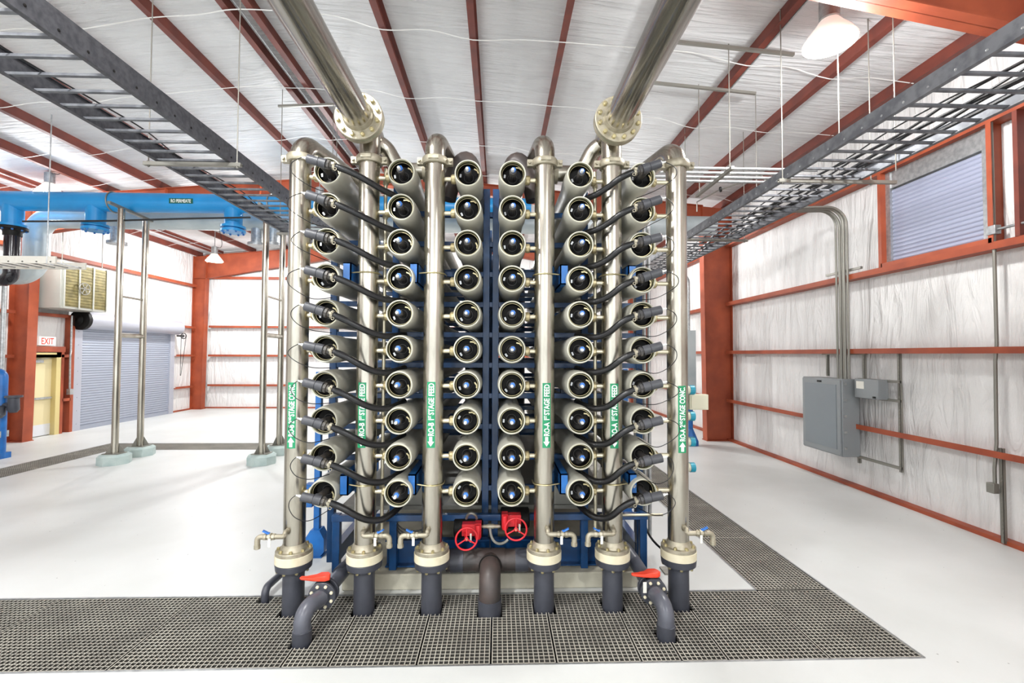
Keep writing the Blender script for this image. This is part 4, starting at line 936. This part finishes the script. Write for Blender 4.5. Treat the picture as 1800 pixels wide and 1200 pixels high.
# ------------------------------------------------------------------ right wall equipment
t = thing('control_cabinet', (5.95, 7.9, .56), 'large grey wall enclosure with a framed door', 'cabinet')
MB().box(5.77, 6.07, 7.45, 8.42, .56, 1.86).build('body', M['cabinet'], t, bevel=.008)
dr = MB().box(5.745, 5.77, 7.47, 8.40, .58, 1.84).build('door', M['cabinet'], t, bevel=.004)
MB().box(5.738, 5.746, 7.55, 8.33, .67, 1.76).build('window_panel', M['cabinet2'], dr)
MB().box(5.735, 5.746, 7.9, 8.0, 1.785, 1.815).build('name_plate', M['black'], dr)
for k in range(5): MB().box(5.79, 5.84, 7.435, 7.452, .68+k*.27, .72+k*.27).build('latch', M['galv'], t)
t = thing('small_enclosure', (6.05, 7.1, 1.6), 'small grey enclosure beside the large wall cabinet', 'cabinet')
MB().box(5.9, 6.07, 6.88, 7.34, 1.57, 1.88).build('body', M['cabinet'], t, bevel=.006)
MB().box(5.893, 5.901, 7.15, 7.3, 1.72, 1.84).build('warning_label', M['tag'], t); MB().cb((5.895, 6.95, 1.6), .01, .05, .03).build('plate', M['black'], t)
t = thing('strut_frame', (6.05, 7.3, .5), 'strut channel frame holding the wall enclosures', 'frame')
def strutv(m, x, y, z0, z1):
    m.box(x-.02, x-.016, y-.02, y+.02, z0, z1); m.box(x-.02, x+.02, y-.02, y-.016, z0, z1); m.box(x-.02, x+.02, y+.016, y+.02, z0, z1)
for y, z0, z1 in ((6.7, .5, 2.35), (7.36, 1.88, 2.3), (8.2, 1.88, 2.3), (7.5, .45, .56)):
    m = MB(); strutv(m, 6.09, y, z0, z1)
    z = z0 + .05
    while z < z1 - .04: m.box(6.066, 6.069, y-.006, y+.006, z, z+.025); z += .05
    m.build('upright', M['strut'], t)
for y0, y1, z in ((6.68, 7.45, 1.86), (6.68, 7.45, 1.57), (6.68, 7.5, .56), (7.3, 8.3, 2.29)): MB().box(6.05, 6.09, y0, y1, z-.02, z+.02).build('crossbar', M['strut'], t)
CL = ['nearest', 'second', 'third', 'farthest']
for k in range(4):
    y = 7.54 + k*.085; r = (.018, .03, .024, .018)[k]
    tag(MB().tube(fillet([(5.97, y, 1.86), (5.97, y, 4.82), (4.6, y+.15, 4.82)], .32 - .04*(k % 2), 10), r, 12).build('cabinet_conduit', M['strut']), f'{CL[k]} of the conduits rising from the large cabinet to the tray', 'conduit', 'conduits rising from the wall cabinet')
t = thing('conduit_clamp', (5.95, 7.65, 3.7), 'strut clamp across the rising cabinet conduits at the girt', 'clamp')
MB().box(6.0, 6.04, 7.3, 8.1, 3.7, 3.74).build('strut_bar', M['strut'], t)
t = thing('wall_conduit', (6.0, 5.32, 0), 'tall grey conduit with pull box running down beside the shuttered window', 'conduit')
MB().tube(fillet([(6.03, 5.3, 5.35), (6.03, 5.3, 2.4), (6.03, 5.32, 2.2), (6.03, 5.33, 1.2), (6.03, 5.36, .9), (6.03, 5.36, .62)], .1, 4), .019, 12).build('conduit', M['strut'], t)
MB().cb((6.03, 5.3, 3.79), .08, .1, .11).build('pull_box', M['galv'], t, bevel=.005)
MB().tube([(6.03, 5.3, 3.79), (6.03, 4.6, 3.79)], .016, 10).build('side_conduit', M['galv'], t)
MB().cb((6.0, 5.36, .66), .07, .09, .12).build('outlet_box', M['strut'], t, bevel=.006)
m = MB(); strutv(m, 6.06, 5.3, .02, 1.15); z = .08
while z < 1.1: m.box(6.036, 6.039, 5.294, 5.306, z, z+.025); z += .05
m.build('strut_upright', M['strut'], t)
# equipment glimpsed far right behind the rack
t = thing('far_cabinet', at(1215, 560, 11), 'distant grey cabinet glimpsed between the rightmost header and steel column', 'cabinet')
a = at(1207, 480, 11.2); b = at(1224, 700, 11.2); MB().box(a.x, b.x, 11.2, 11.6, b.z, at(1215, 478+120, 11.2).z+.25).build('case', M['duct'], t)
MB().cyl(V((a.x+b.x)/2, 11.3, b.z), V((a.x+b.x)/2, 11.3, 0), .06, n=12).build('leg', M['bluebright'], t); MB().tube(fillet([((a.x+b.x)/2, 11.35, 2.6), ((a.x+b.x)/2, 11.35, 4.3), (b.x-.5, 11.35, 4.3)], .2), .03, 10).build('conduit', M['galv'], t)
MB().lathe(((a.x+b.x)/2, 11.3, 0), (0, 0, 1), [(0, .2), (.1, .2), (.4, .07)], 8).build('foot', M['bluebright'], t)
